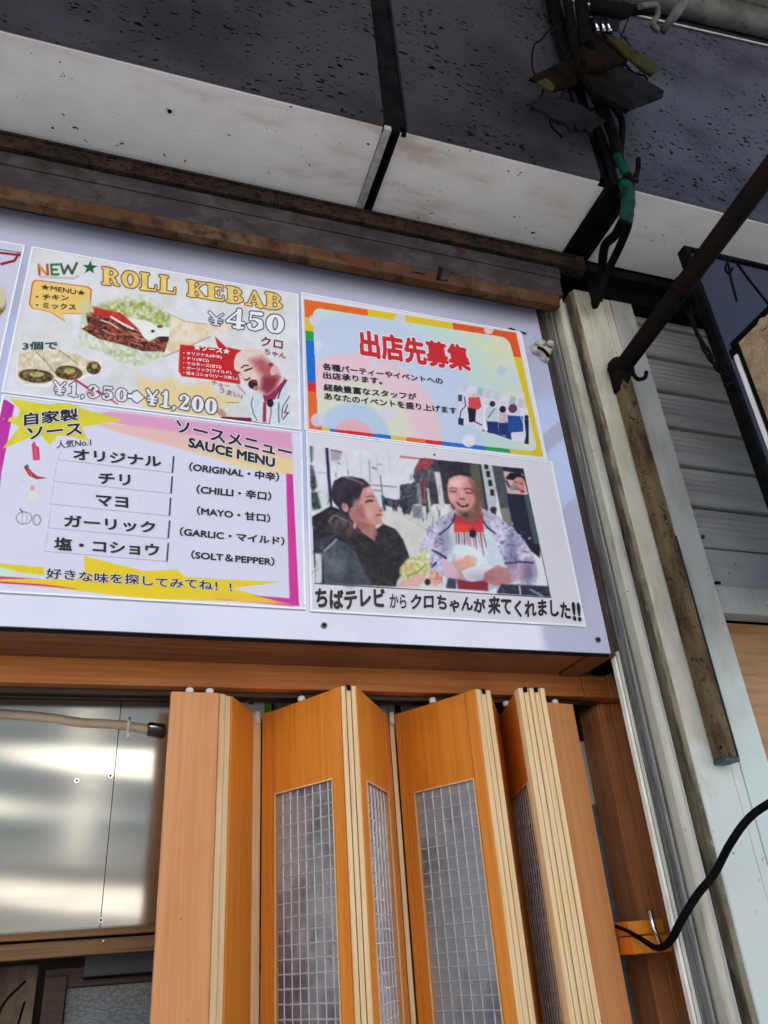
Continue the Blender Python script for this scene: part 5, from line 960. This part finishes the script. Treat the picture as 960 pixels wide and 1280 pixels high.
# wrap held by the woman
A.poly(a5([(75, 480), (150, 390), (250, 350), (340, 290), (390, 290), (380, 460), (340, 560), (220, 600), (110, 580), (70, 530)]), (214, 212, 170), soft=1.2, noise=34, nsc=3, seed=61, col2=(186, 186, 120)); A.line(a5([(150, 560), (260, 520), (340, 440)]), 1.6, (130, 134, 70)); A.ell(490+165/8, 650+480/8, 6, 3.5, (206, 170, 120), -20, noise=20, nsc=2)
A.poly(a5([(40, 665), (110, 600), (240, 560), (310, 520), (330, 600), (260, 670)]), (216, 172, 164), soft=1.2, noise=10, nsc=3); A.poly(a5([(380, 500), (420, 490), (500, 560), (510, 620), (430, 660), (360, 650)]), (206, 140, 130), soft=1, noise=40, nsc=2, col2=(226, 190, 180)); A.ell(490+355/8, 650+620/8, 3.5, 4, (40, 14, 26)); A.poly(a5([(560, 580), (640, 590), (640, 690), (540, 680)]), (60, 66, 84), soft=1)
keep_out = np.zeros(A.px.shape, bool); Pq = np.array(PH); ins = np.zeros(A.px.shape, bool)
for i in range(4):
    x0, y0 = Pq[i]; x1, y1 = Pq[(i+1) % 4]
    ins ^= ((y0 > A.py) != (y1 > A.py)) & (A.px < (x1-x0)*(A.py-y0)/(y1-y0)+x0)
A.c[~ins] = keep[~ins]; A.c[~ins] = np.where(np.abs(A.c[~ins]-222).sum(-1, keepdims=True) < 8, A.c[~ins], (224, 220, 224))
# light, folds and small things inside the photo print
for x, y, rx, ry, c_, a_ in ((556, 676, 9, 16, (90, 88, 120), .45), (640, 690, 8, 24, (84, 84, 116), .45), (660, 716, 8, 14, (70, 66, 96), .5), (536, 684, 6, 18, (222, 220, 230), .5), (626, 664, 8, 8, (214, 214, 228), .5), (596, 690, 10, 12, (232, 234, 236), .5), (604, 722, 16, 5, (90, 30, 40), .35),
    (570, 606, 6, 4, (240, 206, 194), .7), (566, 622, 5, 4, (232, 178, 168), .6), (588, 624, 5, 4, (206, 142, 132), .6), (598, 618, 4, 12, (110, 72, 62), .6), (584, 646, 12, 4, (96, 58, 54), .6), (577, 618, 3, 5, (226, 172, 160), .7), (564, 634, 3, 5, (170, 110, 104), .4),
    (445, 630, 4, 6, (226, 178, 168), .6), (462, 640, 5, 7, (222, 172, 164), .6), (452, 656, 8, 4, (130, 78, 72), .55), (462, 612, 4, 4, (230, 184, 172), .6), (440, 662, 6, 6, (120, 74, 70), .5), (424, 612, 6, 8, (84, 68, 84), .5), (446, 604, 8, 3, (90, 76, 84), .5),
    (420, 704, 9, 14, (120, 128, 130), .5), (438, 720, 8, 12, (46, 50, 54), .6), (404, 690, 5, 10, (130, 134, 138), .4), (470, 700, 10, 20, (28, 22, 28), .5), (490, 716, 8, 10, (22, 18, 26), .6), (478, 676, 8, 6, (70, 60, 66), .5)):
    A.ell(x, y, rx, ry, c_, soft=rx*1.2, al=a_)
for i in range(120):
    x = rr.uniform(392, 498); y = rr.uniform(655, 728)
    inside = (x-392)*.0+y > 655+abs(x-430)*.12 and not (410 < x < 452 and 690 < y) and x < 470+(y-655)*.35
    if inside: A.line([(x, y), (x+rr.uniform(-4, 4), y+rr.uniform(1, 5)), (x+rr.uniform(-6, 6), y+rr.uniform(4, 9))], rr.uniform(.5, 1.1), [(98, 88, 92), (22, 16, 22), (120, 108, 108), (40, 30, 38), (70, 50, 66)][i % 5], al=.55)
for i in range(60):
    x = rr.uniform(408, 470); y = 600+abs(x-432)*.25+rr.uniform(0, 30)
    if x < 452: A.line([(x, y), (x-2, y+6)], .6, [(92, 76, 90), (26, 18, 26)][i % 2], al=.5)
for i in range(46):
    x = rr.uniform(478, 512); y = rr.uniform(622, 634)+(x-478)*.1; A.line([(x, y), (x+rr.uniform(-.6, .6), y+rr.uniform(3, 7))], rr.uniform(.8, 1.8), [(26, 26, 36), (60, 60, 74), (14, 14, 20), (120, 110, 116)][i % 4], al=.85)
for i in range(40):
    x = rr.uniform(506, 552); y = rr.uniform(588, 650); A.line([(x, y), (x+rr.uniform(-1, 1), y+rr.uniform(4, 14))], rr.uniform(.6, 1.6), [(50, 44, 50), (170, 166, 166), (110, 60, 66), (90, 100, 94), (200, 198, 196)][i % 5], al=.6)
for x in (420, 432, 450, 470, 486): A.line([(x, 566), (x+2, 592)], .6, (160, 158, 162), al=.6)
A.line([(392, 590), (412, 592)], .6, (120, 120, 124), al=.7); A.line([(500, 640), (540, 668), (530, 700)], .8, (170, 168, 160), soft=2, al=.6)
C0 = A.c.copy(); C1 = C0.copy()
for ax in (0, 1, 0, 1): C1 = .25*np.roll(C1, 1, ax)+.5*C1+.25*np.roll(C1, -1, ax)
gr = (fbm(A.px*1.3, A.py*1.3, 77)-.5)[..., None]*16; lum = C1.mean(-1, keepdims=True); C1 = lum+(C1-lum)*1.05; C1 = (C1-128)*1.14+126+gr
A.c[ins] = C1[ins]
A.line([PH[3], PH[2]], 1, (20, 18, 26)); A.line([PH[1], PH[2]], .8, (30, 30, 34)); A.ell(543, 568.5, 1.3, 1.1, (20, 20, 20)); A.build('print', p4)
for s_, a_, b_, c_, o_, j_ in (('ちばテレビ', (394, 761.5), (482, 760), (394, 736), .045, (9, .06, 1)), ('から', (487, 760), (508, 761), (487, 742), .02, None), ('クロ', (513, 762), (542, 761), (513.5, 743), .04, None), ('ちゃんが', (545.5, 762.5), (607, 767), (546, 743), .04, (9, .07, 2)), ('来てくれました', (610, 769), (713.5, 773.5), (610, 746), .04, (11, .07, 0)), ('!!', (716, 776), (727, 777.5), (714, 752), .04, None)): txt(p4, s_, a_, b_, c_, (10, 8, 12), YT, o_, jitter=j_, skew=.0)
# ---- poster 5: the edge of one more poster
p5 = poster(-1.21, -.388, 2.882, 3.436, 'poster edge with a red curved stroke, cut off at the photo left')
A = Art(-.62, -.392, 2.886, 3.432, YA, .002); A.put(np.ones(A.px.shape), (204, 204, 220), noise=3)
A.line([(-20, 309), (27, 316), (2, 440), (-8, 500)], .9, (50, 44, 80)); A.line([(-60, 313), (0, 316), (26, 319)], 3, (150, 24, 40)); A.line([(23, 318), (18, 326), (2, 330)], 3.4, (150, 24, 40)); A.ell(-10, 378, 18, 20, (170, 120, 70), noise=50, nsc=4, col2=(120, 84, 50)); A.ell(2, 372, 6, 14, (206, 196, 160), soft=3)
A.build('print', p5)
for px, py in ((543, 568), (543, 569)):
    pass
for i, (px, py) in enumerate(((654, 415.5), (640, 411))):
    c = at(px, py, Y=-.006); MB().tube([c-np.array([.012, 0, -.001]), c+np.array([.012, 0, -.003])], .0028, 6).build('wire_tie', black_m, label=('black wire end over the top right corner of the rainbow poster' if i == 0 else 'short black wire end along the top edge of the rainbow poster'), cat='wire')
